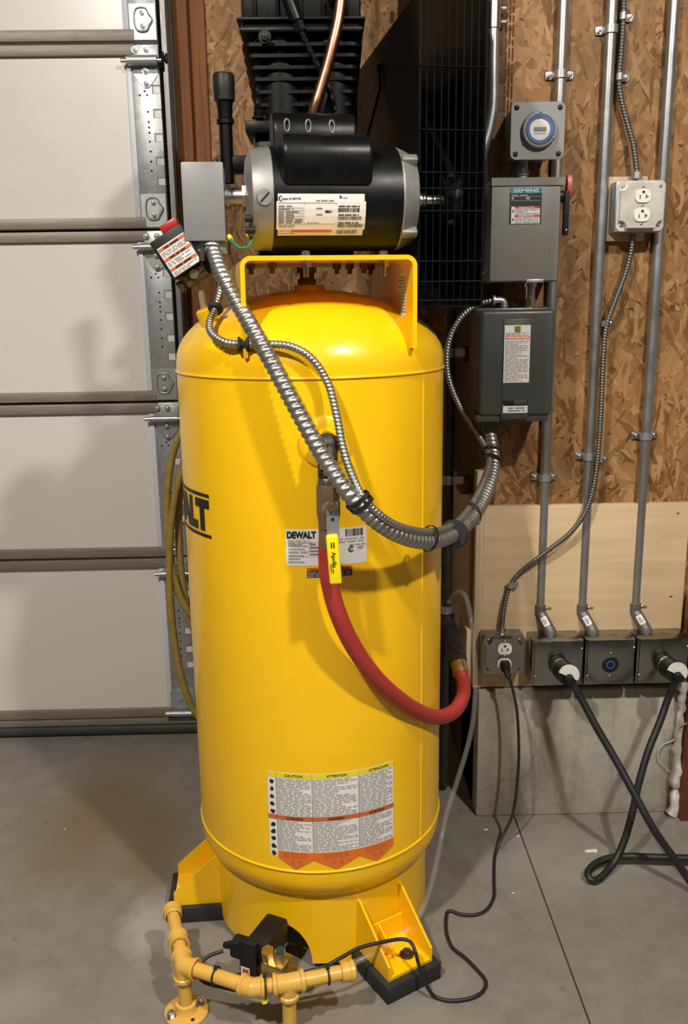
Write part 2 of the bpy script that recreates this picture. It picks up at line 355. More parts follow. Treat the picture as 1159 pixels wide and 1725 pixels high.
c = g.mix(.5, g.ramp(n1, [(.3, (.19, .17, .134)), (.7, (.45, .42, .355))]), g.ramp(n2, [(.25, (.19, .17, .138)), (.75, (.45, .42, .36))]))
c = g.mix(g.ramp(n4, [(.56, (0, 0, 0)), (.74, (.65, .65, .65))]), c, (.13, .112, .082))
c = g.mix(g.ramp(vo.outputs['Distance'], [(.0, (.35, .35, .35)), (.010, (0, 0, 0))]), c, (.10, .085, .065)); g.color(c); g.bump(n2, .6, .004)
M['drywall'] = speckled('wall_paint', (.22, .212, .2), .8, .04, 4)
# ------------------------------------------------------------------ shared little pieces (axis +Z outwards)
def facing(p, d, spin=0): q = V(d).to_track_quat('Z', 'Y').to_matrix().to_4x4() @ Matrix.Rotation(spin, 4, 'Z'); q.translation = V(p); return q
def shared_screw(r, mats):
    b = MB(); b.lathe([(0, .55*r), (.55*r, .5*r), (.9*r, .25*r), (r, 0)], (0, 0, 0), n=14); b.box((0, 0, .5*r), (1.5*r, .3*r, .2*r), m=1); return mesh_of(b, mats)
def shared_hex(r, h, mats, washer=True):
    b = MB(); b.cyl((0, 0, 0), (0, 0, h), r, n=6); b.lathe([(0, h*1.15), (r*.6, h*1.1), (r*.8, h)], (0, 0, 0), n=12)
    if washer: b.cyl((0, 0, 0), (0, 0, h*.2), r*1.45, n=18)
    return mesh_of(b, mats)
SCREW = shared_screw(.0032, [M['chrome'], M['hole']]); SCREW_DULL = shared_screw(.0038, [M['steel'], M['hole']])
BOLT = shared_hex(.0075, .008, [M['chrome']]); NUT_DARK = shared_hex(.008, .009, [M['dirty_brass']]); HINGE_BOLT = shared_hex(.006, .006, [M['galv']])
def spiral(pitch, depth):                                            # helical crest of interlocked metal hose
    def f(L, th):
        t = (L/pitch + th/(2*PI)) % 1; return 1 - depth*abs(2*t-1)**2.2*1.0
    return f
def flex(name, pts, r, pitch, mat, depth=.2, n=14, **kw):
    return obj(name, MB().tube(spline(pts, pitch/6), r, n, 0, True, spiral(pitch, depth)), mat, angle=80, fix=False, **kw)
# ================================================================== SETTING
YW = 2.07                                  # face of the boarded wall on the right
XC = .362                                  # corner where that wall returns to the door
fb = MB()                                   # slab in two halves with a sawn joint between them
JX = .461
for a, b_ in ((-4, JX-.0018), (JX+.0018, 3.4)): fb.span((a, -4, -.08), (b_, 3.2, 0))
fb.span((JX-.0018, -4, -.08), (JX+.0018, 3.2, -.006), m=1)
obj('floor', fb, [M['concrete'], M['joint']], kind='structure', label='grey concrete garage slab with a sawn control joint')
obj('ceiling', MB().span((-4, -4, 3.0), (3.4, 3.2, 3.06)), M['drywall'], kind='structure')
obj('wall_left', MB().span((-4.06, -4, 0), (-4, 3.2, 3)), M['drywall'], kind='structure')
obj('wall_front', MB().span((-4, -4.06, 0), (3.4, -4, 3)), M['drywall'], kind='structure')
obj('wall_far_right', MB().span((3.4, -4, 0), (3.46, 2.2, 3)), M['drywall'], kind='structure')
wb = obj('wall_back', MB().span((-.305, 2.60, 0), (XC+.02, 2.64, 3)), M['osb'], kind='structure', label='strand board wall behind the compressor pump')
wr = obj('wall_right', MB().span((XC+.02, YW, .345), (3.4, YW+.02, 3)), M['osb'], kind='structure', label='strand board wall carrying the electrical boxes')
obj('wall_foundation', MB().span((XC, 2.033, 0), (3.4, 2.30, .347), bev=.006), M['foundation'], kind='structure', label='bare stained concrete foundation below the plywood board')
for par_, o_, a_, b2_, z0_, z1_ in ((wr, (0, YW-.0005, 0), at(849, 100, YW).x, at(866, 100, YW).x, 1.66, 1.93), (wb, (0, 2.5995, 0), at(655, 90, 2.6).x, at(690, 90, 2.6).x, 1.74, 2.05)):
    lb = MB(); print_rows(lb, lambda u, v: V((v, o_[1], u)), z0_, z1_, a_, b2_, 3, 0, .55); obj('mill_stamp', lb, M['stamp'], par_, 'faded dark mill stamp', fix=False)
# the return between the two walls: stud, plywood skin, blocks
wt = MB().span((XC, YW+.02, .0), (XC+.04, 2.64, 3))
wret = obj('wall_return', wt, M['stud'], kind='structure', label='unlit wooden return wall behind the black air pipe')
obj('stud', MB().span((XC-.004, YW, .78), (XC+.036, YW+.10, 3), bev=.002), M['stud'], wret)
obj('plywood_skin', MB().span((XC-.006, YW+.10, .36), (XC+.002, 2.5, .82)), M['bounce_lit_ply'], wret)
for k, (px, py) in enumerate(((776, 596), (777, 816))):
    p = at(px, py, 2.22); obj('mounting_block', MB().span((XC-.03, 2.18, p.z-.018), (XC+.004, 2.26, p.z+.018), bev=.002), M['stud'], wret)
obj('junction_board', MB().span((XC-.028, 2.06, .357), (XC+.004, 2.26, .50), bev=.002), M['bounce_lit_ply'], wret)
# timber beside the door
tj = obj('trim_1', MB().span((-.383, 2.56, 0), (-.345, 2.70, 3), bev=.002), M['jamb'], kind='structure', label='reddish brown door jamb board beside the steel track')
obj('trim_2', MB().span((-.345, 2.585, 0), (-.303, 2.70, 3), bev=.002), M['jamb'], kind='structure', label='narrow outer jamb board next to the strand board')
obj('wall_door_header', MB().span((-4, 2.75, 0), (-.30, 2.79, 3)), M['drywall'], kind='structure')
# plywood board on the right wall
pl = thing('plywood_board', (.62, 2.06, .352), 'pale birch plywood board screwed below the strand board wall', 'board')
obj('panel', MB().span((.370, 2.050, .352), (.862, YW, .814), bev=.001), M['plywood'], pl)
obj('edge_strip', MB().span((.349, 2.046, .352), (.3695, YW+.01, .90), bev=.002), M['pale_wood'], pl)
for px, py in ((1142, 864), (1130, 1004)):
    p = at(px, py, 2.05); inst('screw', SCREW_DULL, facing((p.x, 2.05, p.z), (0, -1, 0), .6), pl)
# post and foam at the right edge
obj('trim_3', MB().span((.875, 1.99, 0), (.96, 2.05, .60), bev=.004), M['rust_post'], kind='structure', label='red brown post at the right edge')
fm = MB(); pts = [V((.866+rng.uniform(-.004, .004), 2.018+rng.uniform(-.004, .004), .005+.365*k/26)) for k in range(27)]
fm.tube(pts, [.012+rng.uniform(-.004, .005) for _ in pts], 9)
obj('foam_strip', fm, M['foam'], label='lumpy off-white strip of foam beside the red brown post', cat='foam strip', angle=60)

# ================================================================== GARAGE DOOR
YD = 2.52
DE = -.4165                                                          # right edge of the door
gd = thing('garage_door', (-1.4, YD, 0), 'white sectional garage door with taupe rails and galvanized hinges', 'garage door')
seams = [2.40, 1.945, 1.487, 1.025, .571, .062]
hole = MB(); 
for i in range(len(seams)-1):
    zt, zb = seams[i], seams[i+1]
    sec = obj('door_section', MB().span((-2.9, YD, zb+.003), (DE, YD+.045, zt-.003)), M['door_white'], gd)
    obj('bottom_rail', MB().span((-2.9, YD-.012, zb+.0035), (DE-.058, YD+.001, zb+.031), bev=.002), M['door_rail'], sec)
    obj('top_rail', MB().span((-2.9, YD-.012, zt-.030), (DE-.058, YD+.001, zt-.0035), bev=.002), M['door_rail'], sec)
    obj('panel_edging', MB().span((DE-.086, YD-.006, zb+.031), (DE-.071, YD+.001, zt-.03), bev=.002), M['door_vinyl'], sec)
    st = obj('end_stile', MB().span((DE-.071, YD-.008, zb+.004), (DE, YD+.001, zt-.004), bev=.0015), M['galv'], sec, 'galvanized end stile with punched holes')
    h = MB(); y = YD-.0086
    for k, (dx, dz) in enumerate(((.036, .085), (.03, .115), (.017, .125), (.036, .125), (.036, .165), (.036, .19), (.036, .203), (.036, .216), (.036, .238), (.036, .262), (.036, .287), (.036, .31), (.03, .395), (.046, .40))):
        if dz < zt-zb-.04: h.cyl((DE-.071+dx, y+.002, zt-dz), (DE-.071+dx, y, zt-dz), .0028, n=8)
    for dz in (.11, .168, .227, .285, .335):
        h.span((DE-.022, y, zt-dz-.012), (DE-.0005, y+.002, zt-dz+.010), m=1); h.span((DE-.0185, y-.0004, zt-dz-.0115), (DE-.0005, y+.002, zt-dz+.0055), m=2)
    obj('punched_holes', h, [M['hole'], M['ink_grey'], M['door_white']], st, kind='stuff')
    # oval hinge plate above the seam
    if i < len(seams)-2:
        hp = MB(); hx, hz = DE-.036, zb+.052
        hp.prism([(.018, .012), (.026, 0), (.018, -.014), (.010, -.026), (-.010, -.026), (-.018, -.014), (-.018, .014), (-.010, .026), (.010, .026)], (hx, YD-.008, hz), (1, 0, 0), (0, 0, 1), (0, -.005, 0))
        hp.prism([(x*.8, z*.84) for x, z in ((.018, .012), (.026, 0), (.018, -.014), (.010, -.026), (-.010, -.026), (-.018, -.014), (-.018, .014), (-.010, .026), (.010, .026))], (hx, YD-.012, hz), (1, 0, 0), (0, 0, 1), (0, -.003, 0))
        hp.span((DE-.068, YD-.0105, zb+.006), (DE-.002, YD-.0075, zb+.09))
        ov = [(.018, .012), (.026, 0), (.018, -.014), (.010, -.026), (-.010, -.026), (-.018, -.014), (-.018, .014), (-.010, .026), (.010, .026)]
        hp.tube(spline([(hx+x, YD-.0135, hz+z) for x, z in ov+ov[:1]], .003), .0022, 6, caps=False)
        hg = obj('hinge_plate', hp, M['galv'], sec)
        for s_ in (-1, 1): inst('bolt', HINGE_BOLT, facing((hx+.001, YD-.014, hz+s_*.0155), (0, -1, 0), .3), hg)
    # roller carrier below the seam
    if i > 0:
        rz = zt-.046; rc = MB(); rc.span((DE-.066, YD-.012, zt-.075), (DE-.002, YD-.006, zt-.012), bev=.001)
        rc.prism([(-.032, 0), (.032, 0), (.016, -.022), (.004, -.034), (-.006, -.034), (-.018, -.022)], (DE-.034, YD-.006, zt-.074), (1, 0, 0), (0, 0, 1), (0, -.006, 0))
        big = i == 1
        rc.cyl((DE-.076, YD-.026, rz), (DE-.001, YD-.026, rz), .0125 if big else .0095, n=16)
        rp = obj('roller_bracket', rc, M['galv'], sec)
        obj('roller_shaft', MB().cyl((DE-.094, YD-.026, rz), (DE+.03, YD-.026, rz), .0055, n=12), M['steel'], rp)
        obj('roller', MB().lathe([(0, .0), (.018, 0), (.02, .004), (.016, .008), (.02, .012), (.018, .016), (0, .016)], (DE+.012, YD-.026, rz), (1, 0, 0), 20), M['plastic_black'], rp)
        for dx, dz in ((.012, .018), (.04, .018), (.036, .068), (.036, .098)): inst('bolt', HINGE_BOLT, facing((DE-.071+dx, YD-.013, zt-dz), (0, -1, 0), .4), rp)
bt = obj('bottom_bracket', MB().span((DE-.074, YD-.016, .066), (DE, YD-.006, .15), bev=.001).cyl((DE-.088, YD-.03, .084), (DE+.03, YD-.03, .084), .008, n=12), M['galv'], gd)
inst('bolt', HINGE_BOLT, facing((DE-.045, YD-.016, .125), (0, -1, 0)), bt)
obj('seal_retainer', MB().span((-2.9, YD-.010, .040), (DE, YD+.04, .062), bev=.003), M['door_rail'], gd)
obj('bottom_seal', MB().tube([(-2.9, YD+.012, .022), (DE, YD+.012, .022)], .0215, 14), M['seal'], gd)
tr = thing('door_track', (-.385, 2.53, 0), 'galvanized vertical roller track at the right edge of the garage door', 'door track')
t = MB(); prof = [(.000, -.010), (.008, -.010), (.012, -.004), (.012, .035), (.008, .040), (-.012, .040)]
inner = [(p[0]+(0 if k in (0, 5) else -.002), p[1]+(.002 if k < 3 else -.002)) for k, p in enumerate(prof)]
t.prism(prof+inner[::-1], (-.397, 2.49, .10), (1, 0, 0), (0, 1, 0), (0, 0, 2.85)); obj('channel', t, M['track'], tr)
obj('mounting_angle', MB().span((-.3835, 2.515, 0.001), (-.3815, 2.558, 2.95)), M['track'], tr)
# ================================================================== AIR COMPRESSOR
CX, CY, R = -.03, 1.745, .256
Z1, Z0 = 1.171, .238
def on_tank(px, py, rr=R):                                          # where a photographed tank mark lies: arc length and height
    d = ray(px, py); a = d.x**2+d.y**2; o = CAM-V((CX, CY, 0)); b = 2*(o.x*d.x+o.y*d.y); c = o.x**2+o.y**2-rr*rr
    t = (-b-math.sqrt(max(0, b*b-4*a*c)))/(2*a); p = CAM+d*t; return rr*math.atan2(p.x-CX, -(p.y-CY)), p.z
def tank_map(off): return lambda u, v: V((CX+(R+off)*math.sin(u/R), CY-(R+off)*math.cos(u/R), v))
ac = thing('air_compressor', (CX, CY, 0), 'tall yellow upright air compressor with black motor and pump on top', 'air compressor')
prof = [(0, .08)]
for k in range(1, 15): a = PI/2*k/14; prof.append((R*math.sin(a), Z0-.02-.118*math.cos(a)))
prof += [(R, Z0), (R, Z1)]
for k in range(0, 15): a = PI/2*k/14; prof.append((R*math.cos(a), Z1+.016+.130*math.sin(a)))
tank = obj('tank', MB().lathe(prof, (CX, CY, 0), n=96), M['yellow'], ac, angle=60)
for z in (Z1, Z0):
    obj('weld_seam', MB().tube([V((CX+R*math.cos(a), CY+R*math.sin(a), z)) for a in [2*PI*k/96 for k in range(97)]], .0028, 8, caps=False), M['yellow'], tank, angle=80)
us, _ = on_tank(712, 900)
mp = tank_map(-.0008); obj('weld_seam', MB().tube([mp(us, Z0+k*(Z1-Z0)/20) for k in range(21)], .0022, 8), M['yellow'], tank, angle=80)
# port boss in the tank front
bz = on_tank(540, 745)[1]; bu = on_tank(548, 745)[0]; bp = tank_map(0)(bu, bz); bn = (V((bp.x-CX, bp.y-CY, 0))).normalized()
obj('port_boss', MB().lathe([(.045, -.006), (.044, .002), (.038, .005), (.024, .006), (.022, .016), (0, .016)], bp, bn, 32), M['yellow'], tank, angle=50)
obj('port_boss', MB().lathe([(.03, -.02), (.03, .012), (.026, .016), (0, .016)], (CX+.0, CY-.02, Z1+.138), (0, 0, 1), 24), M['yellow'], tank)
# --- tank stickers
mp = tank_map(.0006)
uA, zA = on_tank(481, 891); uB, _ = on_tank(617, 885); zB = on_tank(483, 953)[1]
W = uB-uA
lb = MB(); patch(lb, mp, uA, uB, zB, zA, 0, 8); mp2 = tank_map(.0011)
put_text(lb, 'DEWALT', mp2, uA+.002, uA+W*.37, zA-.017, zA-.004, 1, .06, .008)
print_rows(lb, mp2, uA+.004, uA+W*.33, zA-.026, zA-.019, 2, 3); patch(lb, mp2, uA+.004, uA+W*.2, zA-.029, zA-.027, 2)
for f in (.36, .47, .6, .75): patch(lb, mp2, uA+.003, uA+W*.40, zA-(zA-zB)*f-.0004, zA-(zA-zB)*f, 3, 3)
patch(lb, mp2, uA+W*.28, uA+W*.283, zA-(zA-zB)*.75, zA-(zA-zB)*.36, 3)
print_rows(lb, mp2, uA+.004, uA+W*.26, zB+.004, zB+.045, 7, 3); print_rows(lb, mp2, uA+W*.29, uA+W*.39, zB+.018, zB+.042, 4, 2)
bars(lb, mp2, uA+W*.73, uA+W*.955, zA-.016, zA-.003, 16, 1)
print_rows(lb, mp2, uA+W*.62, uA+W*.97, zA-.028, zA-.018, 2, 3); print_rows(lb, mp2, uA+W*.78, uA+W*.98, zA-.034, zA-.030, 1, 2)
cx_, cz_ = uA+W*.80, zB+.027
for r1, r2, a0, a1 in ((.0058, .0042, .6, 5.7), (.0032, .0018, .6, 5.7)):
    n = 12
    lb.add([mp2(cx_+r_*math.cos(a0+(a1-a0)*k/n), cz_+r_*math.sin(a0+(a1-a0)*k/n)) for k in range(n+1) for r_ in (r1, r2)], [[2*k, 2*k+1, 2*k+3, 2*k+2] for k in range(n)], 1)
lb.add([mp2(cx_+.017+.006*math.cos(2*PI*k/16), cz_+.002+.003*math.sin(2*PI*k/16)) for k in range(16)], [list(range(16))], 3)
obj('rating_label', lb, [M['white'], M['ink'], M['ink_grey'], M['ink_light']], tank, 'white rating label with brand lettering and barcode', fix=False)
u2, z2 = on_tank(517, 957); u3, _ = on_tank(593, 955); z3 = on_tank(517, 973)[1]; lb = MB(); patch(lb, mp, u2, u3, z3, z2, 0, 6)
for k in range(3):
    a = u2+(u3-u2)*k/3; b_ = u2+(u3-u2)*(k+1)/3; patch(lb, mp2, a+.0006, b_-.0006, z2-.0055, z2-.0005, 1, 2); put_text(lb, '\u25B2 DANGER' if 0 else 'WARNING', tank_map(.0015), a+.005, b_-.004, z2-.0045, z2-.0015, 0, .02)
    print_rows(lb, mp2, a+.001, b_-.002, z3+.001, z2-.007, 3, 2)
obj('caution_label', lb, [M['ink'], M['orange'], M['ink_light']], tank, 'small black and orange warning label', fix=False)
# big trilingual warning label
u4, z4 = on_tank(450, 1297); u5, _ = on_tank(662, 1284); z5 = on_tank(456, 1438)[1]; z4b = z4
W = u5-u4; Hh = z4-z5; lb = MB(); patch(lb, mp, u4, u5, z5+.010, z4, 0, 14); patch(lb, mp, u4, u4+W*.075, z5-.001, z5+.011, 0, 2)
cols = [u4+W*f for f in (.07, .345, .70, 1.0)]
for k in range(3):
    a, b_ = cols[k], cols[k+1]; c_ = (a+b_)/2
    patch(lb, mp2, a, b_, z4-.0105, z4-.0008, 1, 5); patch(lb, mp2, a if k else u4, b_, z4-Hh*.56, z4-Hh*.505, 2, 5)
    lb.add([mp2(a+(b_-a)*j/6, z5+.012) for j in range(7)]+[mp2(a+(b_-a)*j/6, z5-.004-.022*(1-abs(2*j/6-1))) for j in range(7)], [[j, j+1, j+8, j+7] for j in range(6)], 3)
    put_text(lb, ('\u25B2 CAUTION', '\u25B2 ATTENTION', '\u25B2 ATENCION')[k].replace('\u25B2 ', ''), tank_map(.0015), c_-.017, c_+.017+.004*k, z4-.0082, z4-.0030, 4, .02, .01)
    put_text(lb, ('WARNING', 'AVERTISSEMENT', 'ADVERTENCIA')[k], tank_map(.0015), c_-.016, c_+.016, z4-Hh*.548, z4-Hh*.518, 4, .02, .01)
    print_rows(lb, mp2, a+.001, b_-.002, z4-Hh*.5, z4-.012, 19, 5, .5, .2); print_rows(lb, mp2, a+.001, b_-.002, z5+.014, z4-Hh*.565, 17, 5, .5, .2)
    print_rows(lb, tank_map(.0015), c_-.025, c_+.025, z5-.002, z5+.010, 4, 6, .45)
    for s_ in (-.009, .006): patch(lb, tank_map(.0015), c_+s_, c_+s_+.006, z5-.014, z5-.006, 6)
    patch(lb, mp2, a-.0003, a+.0003, z5+.012, z4, 4)
patch(lb, mp2, u4, u4+W*.07, z4-.0105, z4-.0008, 1); patch(lb, mp2, u4, u4+W*.07, z4-Hh*.555, z4-Hh*.505, 2)
for k in range(10):
    zc = z4-.021-(k if k < 5 else k+.75)*Hh*.088
    lb.add([mp2(u4+W*.035+(.0052+rng.uniform(-.002, .001))*math.cos(2*PI*j/9), zc+(.0052+rng.uniform(-.002, .0012))*math.sin(2*PI*j/9)) for j in range(9)], [list(range(9))], 4)
obj('warning_label', lb, [M['white'], M['label_yellow'], M['rust_ink'], M['orange'], M['ink'], M['ink_light'], M['rust_ink']], tank, 'large white trilingual warning label with orange pointed bottom', fix=False)
# side lettering, running round the left flank
uT, zt1 = on_tank(352, 843); _, zt0 = on_tank(352, 897); h_ = zt1-zt0; lb = MB(); wd = h_*4.6
put_text(lb, 'DEWALT', mp2, uT-wd, uT, zt0, zt1, 0, .07, .006)
patch(lb, mp2, uT-wd-.004, uT+.001, zt1+.0045, zt1+.0105, 0, 40); patch(lb, mp2, uT-wd-.004, uT+.003, zt0-.0105, zt0-.0045, 0, 40)
obj('brand_lettering', lb, M['ink'], tank, 'black block lettering between two bars', fix=False)
# --- skirt with the arched opening
RS = .229; zs0, zs1 = .012, .168; sk = MB(); n = 180
pa = fl(405, 1622, .012); pb = fl(526, 1628, .012); fa = math.atan2(pa.x-CX, -(pa.y-CY)); fc = math.atan2(pb.x-CX, -(pb.y-CY)); mid, hw = (fa+fc)/2, (fc-fa)/2
hh_ = .098
def zbot(f): t = (f-mid)/hw; return zs0+(hh_-zs0)*math.sqrt(max(0, 1-t*t)) if abs(t) < 1 else zs0
fs = sorted([2*PI*k/n-PI for k in range(n)]+[mid+hw*s_*math.sin(PI/2*k/14) for k in range(15) for s_ in (-1, 1)]); N = len(fs)
vs = []
for f in fs:
    for rr in (RS, RS-.005):
        for k in range(4): z = zbot(f)+(zs1-zbot(f))*k/3; vs.append((CX+rr*math.sin(f), CY-rr*math.cos(f), z))
ff = []
for i in range(N):
    a, b_ = i*8, ((i+1) % N)*8
    for k in range(3): ff += [[a+k, b_+k, b_+k+1, a+k+1], [a+4+k, a+5+k, b_+5+k, b_+4+k]]
    ff += [[a, a+4, b_+4, b_], [a+3, b_+3, b_+7, a+7]]
sk.add(vs, ff); obj('base_skirt', sk, M['yellow'], ac, 'yellow ring skirt with arched opening', angle=50)
# --- feet on rubber pads
for ang, lab in ((-59, 'right front'), (184, 'left'), (62, 'rear')):
    a = math.radians(ang); rh = V((math.cos(a), math.sin(a), 0)); th = V((-math.sin(a), math.cos(a), 0)); o = V((CX, CY, 0)); up = V((0, 0, 1))
    out = .332 if ang == -59 else .322
    ft = obj('foot', MB().prism([(.205, -.052), (out, -.052), (out, .052), (.205, .052)], o+up*.036, rh, th, up*.006), M['yellow'], ac)
    for s_ in (-1, 1):
        obj('gusset', MB().prism([(.222, .042), (out, .042), (out, .066), (.231, .148), (.222, .148)], o+th*(.052*s_), rh, up, th*(-.005*s_)), M['yellow'], ft)
    obj('back_plate', MB().prism([(-.05, .042), (.05, .042), (.05, .085), (-.05, .085)], o+rh*.234, th, up, rh*.004), M['yellow'], ft)
    obj('gusset', MB().prism([(.236, .042), (.305, .042), (.236, .085)], o+th*(-.012), rh, up, th*.004), M['yellow'], ft)
    inst('bolt', shared_hex(.010, .009, [M['rusty']]), facing(o+rh*(out-.035)+th*.016+up*.042, (0, 0, 1), .3), ft)
    if ang != 62:
        pd = MB(); c = o+rh*(.205+out+.014)/2+up*.018; pd.box(c, (out+.014-.205, .128, .0355), rotz(a), .002)
        obj('rubber_pad', pd, M['rubber'], label={'right front': 'black rubber pad under the right front compressor foot', 'left': 'black rubber pad under the left compressor foot'}[lab], cat='rubber pad', group='vibration pads under the feet')
pd = MB(); a = math.radians(62); rh = V((math.cos(a), math.sin(a), 0)); pd.box(V((CX, CY, .018))+rh*.27, (.13, .128, .0355), rotz(a), .002)
obj('rubber_pad', pd, M['rubber'], label='black rubber pad under the rear foot behind the tank', cat='rubber pad', group='vibration pads under the feet')
# --- motor platform: an inverted U of yellow plate standing on the dome
ASK = math.radians(8.5); YB0, YB1 = 1.527, 1.88; BPV = V((.012, YB0, 0))
def bturn(x, y): c_, s_ = math.cos(ASK), math.sin(ASK); return BPV.x+(x-BPV.x)*c_-(y-YB0)*s_, YB0+(x-BPV.x)*s_+(y-YB0)*c_
BL, BR, BT = at(404, 437, YB0).x, at(707, 430, YB0).x, at(556, 430, YB0).z
def dome_z(x, y):
    rho = math.hypot(x-CX, y-CY); return Z1+.016+.130*math.sqrt(max(0, 1-(rho/R)**2))
pf = MB(); ys = [YB0+(YB1-YB0)*k/14 for k in range(15)]; rr = .018; th_ = .0075
def uprof(y, ins):
    l, r_, t_ = BL+ins, BR-ins, BT-ins; q = rr-ins; P = []
    zl, zr = dome_z(*bturn(BL, y))-.006, dome_z(*bturn(BR, y))-.006
    zl = max(zl, 1.205); zr = max(zr, 1.215)
    P.append((l, zl))
    for k in range(7): a = PI-PI/2*k/6; P.append((l+q+q*math.cos(a), t_-q+q*math.sin(a)))
    for k in range(7): a = PI/2-PI/2*k/6; P.append((r_-q+q*math.cos(a), t_-q+q*math.sin(a)))
    P.append((r_, zr)); return P
n = 16; vs = []
for y in ys:
    for ins in (0, th_): vs += [(x, y, z) for x, z in uprof(y, ins)]
ff = []
for i in range(len(ys)-1):
    a, b_ = i*2*n, (i+1)*2*n
    for k in range(n-1): ff += [[a+k, a+k+1, b_+k+1, b_+k], [a+n+k, b_+n+k, b_+n+k+1, a+n+k+1]]
    ff += [[a, b_, b_+n, a+n], [a+n-1, a+2*n-1, b_+2*n-1, b_+n-1]]
for a in (0, (len(ys)-1)*2*n): ff += [[a+k, a+n+k, a+n+k+1, a+k+1] for k in range(n-1)]
br = obj('motor_bracket', pf.add(vs, ff), M['yellow'], ac, 'bent yellow plate bridge carrying the motor', angle=40)
for px in (519, 652):
    p = at(px, 427, YB0+.03); inst('bolt', BOLT, facing((p.x, YB0+.03, BT), (0, 0, 1)), br)
    b = MB(); b.cyl((p.x, YB0+.03, BT-th_), (p.x, YB0+.03, BT-.034), .005, n=12); b.cyl((p.x, YB0+.03, BT-th_), (p.x, YB0+.03, BT-.018), .0095, n=6); obj('nut', b, M['chrome'], br)
for px, yy in ((440, 1.65), (470, 1.61), (590, 1.69), (612, 1.69), (634, 1.67), (655, 1.75)):
    p = at(px, 446, yy); b = MB(); b.cyl((p.x, yy, BT-th_), (p.x, yy, BT-.026), .0045, n=10); b.cyl((p.x, yy, BT-th_), (p.x, yy, BT-.017), .0085, n=6); obj('nut', b, M['dirty_brass'], br)
mp3 = lambda u, v: V((BR-th_-.0006, u, v)); lb = MB()
pz = at(690, 465, 1.63).z; patch(lb, mp3, 1.575, 1.635, pz-.068, pz+.006, 0); print_rows(lb, lambda u, v: mp3(u, v)-V((.0006, 0, 0)), 1.58, 1.63, pz-.064, pz, 12, 1)
obj('capacity_label', lb, [M['white'], M['ink_grey']], br, fix=False)
rot_tree(br, BPV, ASK)
b = MB(); p = at(517, 470, CY-.02); b.cyl((p.x, CY-.02, Z1+.148), (p.x, CY-.02, Z1+.165), .02, n=6).cyl((p.x, CY-.02, Z1+.165), (p.x, CY-.02, BT-.012), .014, n=18).cyl((p.x, CY-.02, Z1+.176), (p.x, CY-.02, Z1+.186), .021, n=6)
obj('check_valve', b, M['dirty_brass'], ac, 'dull brass check valve in the top of the tank')
# --- motor
MY = 1.657; MZ, MR = at(570, 337, MY).z, .0868
xl0, xl1, xr1, xr0 = at(412, 340, MY-.02).x, at(451, 340, MY-.05).x, at(668, 340, MY-.05).x, at(695, 340, MY-.02).x
mo = obj('motor', MB().lathe([(MR-.012, 0), (MR, .0), (MR, xr1-xl1), (MR-.012, xr1-xl1)], (xl1, MY, MZ), (1, 0, 0), 48), M['black_paint'], ac, 'black electric motor with cast end bells')
lbell = obj('end_bell', MB().lathe([(0, xl0-xl1+.002), (.03, xl0-xl1), (.066, xl0-xl1+.002), (.08, xl0-xl1+.008), (MR-.002, xl0-xl1+.022), (MR-.001, .002)], (xl1, MY, MZ), (1, 0, 0), 48), M['bell'], mo, 'grey cast end bell with slotted cap')
p = at(433, 334, MY-MR); b = MB(); b.lathe([(.0, .003), (.0125, .003), (.0135, .001), (.0135, -.008)], (p.x, MY-MR+.004, p.z), (0, -1, 0), 24); b.box((p.x, MY-MR+.001, p.z), (.021, .002, .0028), Matrix.Rotation(-.8, 3, 'Y'), m=1)
obj('oil_cap', b, [M['bell'], M['hole']], lbell)
for z in (-.016, -.035): obj('terminal_stud', MB().cyl((xl0-.006, MY-.062, MZ+z-.02), (xl0+.01, MY-.062, MZ+z-.02), .006, n=10), M['plastic_black'], lbell)
rb = MB(); L_ = xr0-xr1; k_ = 12
rb.lathe([(MR-.001, -.002), (MR+.0005, .003), (MR-.004, .014), (MR-.012, L_), (.03, L_), (.028, L_+.012), (0, L_+.012)], (xr1, MY, MZ), (1, 0, 0), 48)
rbell = obj('end_bell', rb, M['bell'], mo)
for k in range(4):
    a = PI/4+PI/2*k; rb = MB(); rb.box((xr1+L_*.5, MY+(MR-.007)*math.cos(a), MZ+(MR-.007)*math.sin(a)), (L_*.95, .024, .016), Matrix.Rotation(a, 3, 'X'), .004); obj('bolt_lug', rb, M['bell'], rbell)
obj('shaft', MB().cyl((xr0, MY, MZ), (xr0+.085, MY, MZ), .0095, n=16).cyl((xr0+.012, MY, MZ), (xr0+.02, MY, MZ), .014, n=16).cyl((xr0+.024, MY, MZ), (xr0+.029, MY, MZ), .013, n=16), M['steel'], mo)
def cover(name, xa, xb, poly, par, mat=M['black_paint']):
    cx2 = (xa+xb)/2; b = MB(); N = len(poly); inset = .006; cy2 = sum(p[0] for p in poly)/N; cz2 = sum(p[1] for p in poly)/N; vs = []
    for x, s_ in ((xa, .9), (xa+inset*.4, .97), (xa+inset, 1), (xb-inset, 1), (xb-inset*.4, .97), (xb, .9)): vs += [(x, cy2+(p[0]-cy2)*s_, cz2+(p[1]-cz2)*s_) for p in poly]
    b.add(vs, [list(range(N)), [5*N+k for k in range(N)][::-1]]+[[i*N+k, (i+1)*N+k, (i+1)*N+(k+1) % N, i*N+(k+1) % N] for i in range(5) for k in range(N)]); return obj(name, b, mat, par, angle=35)
def arc(cy, cz, r_, a0, a1, n=10): return [(cy+r_*math.cos(a0+(a1-a0)*k/n), cz+r_*math.sin(a0+(a1-a0)*k/n)) for k in range(n+1)]
xa, xb = at(464, 270, 1.562).x, at(615, 270, 1.562).x; zt_ = at(540, 226, 1.592).z; zb_ = at(540, 311, 1.569).z
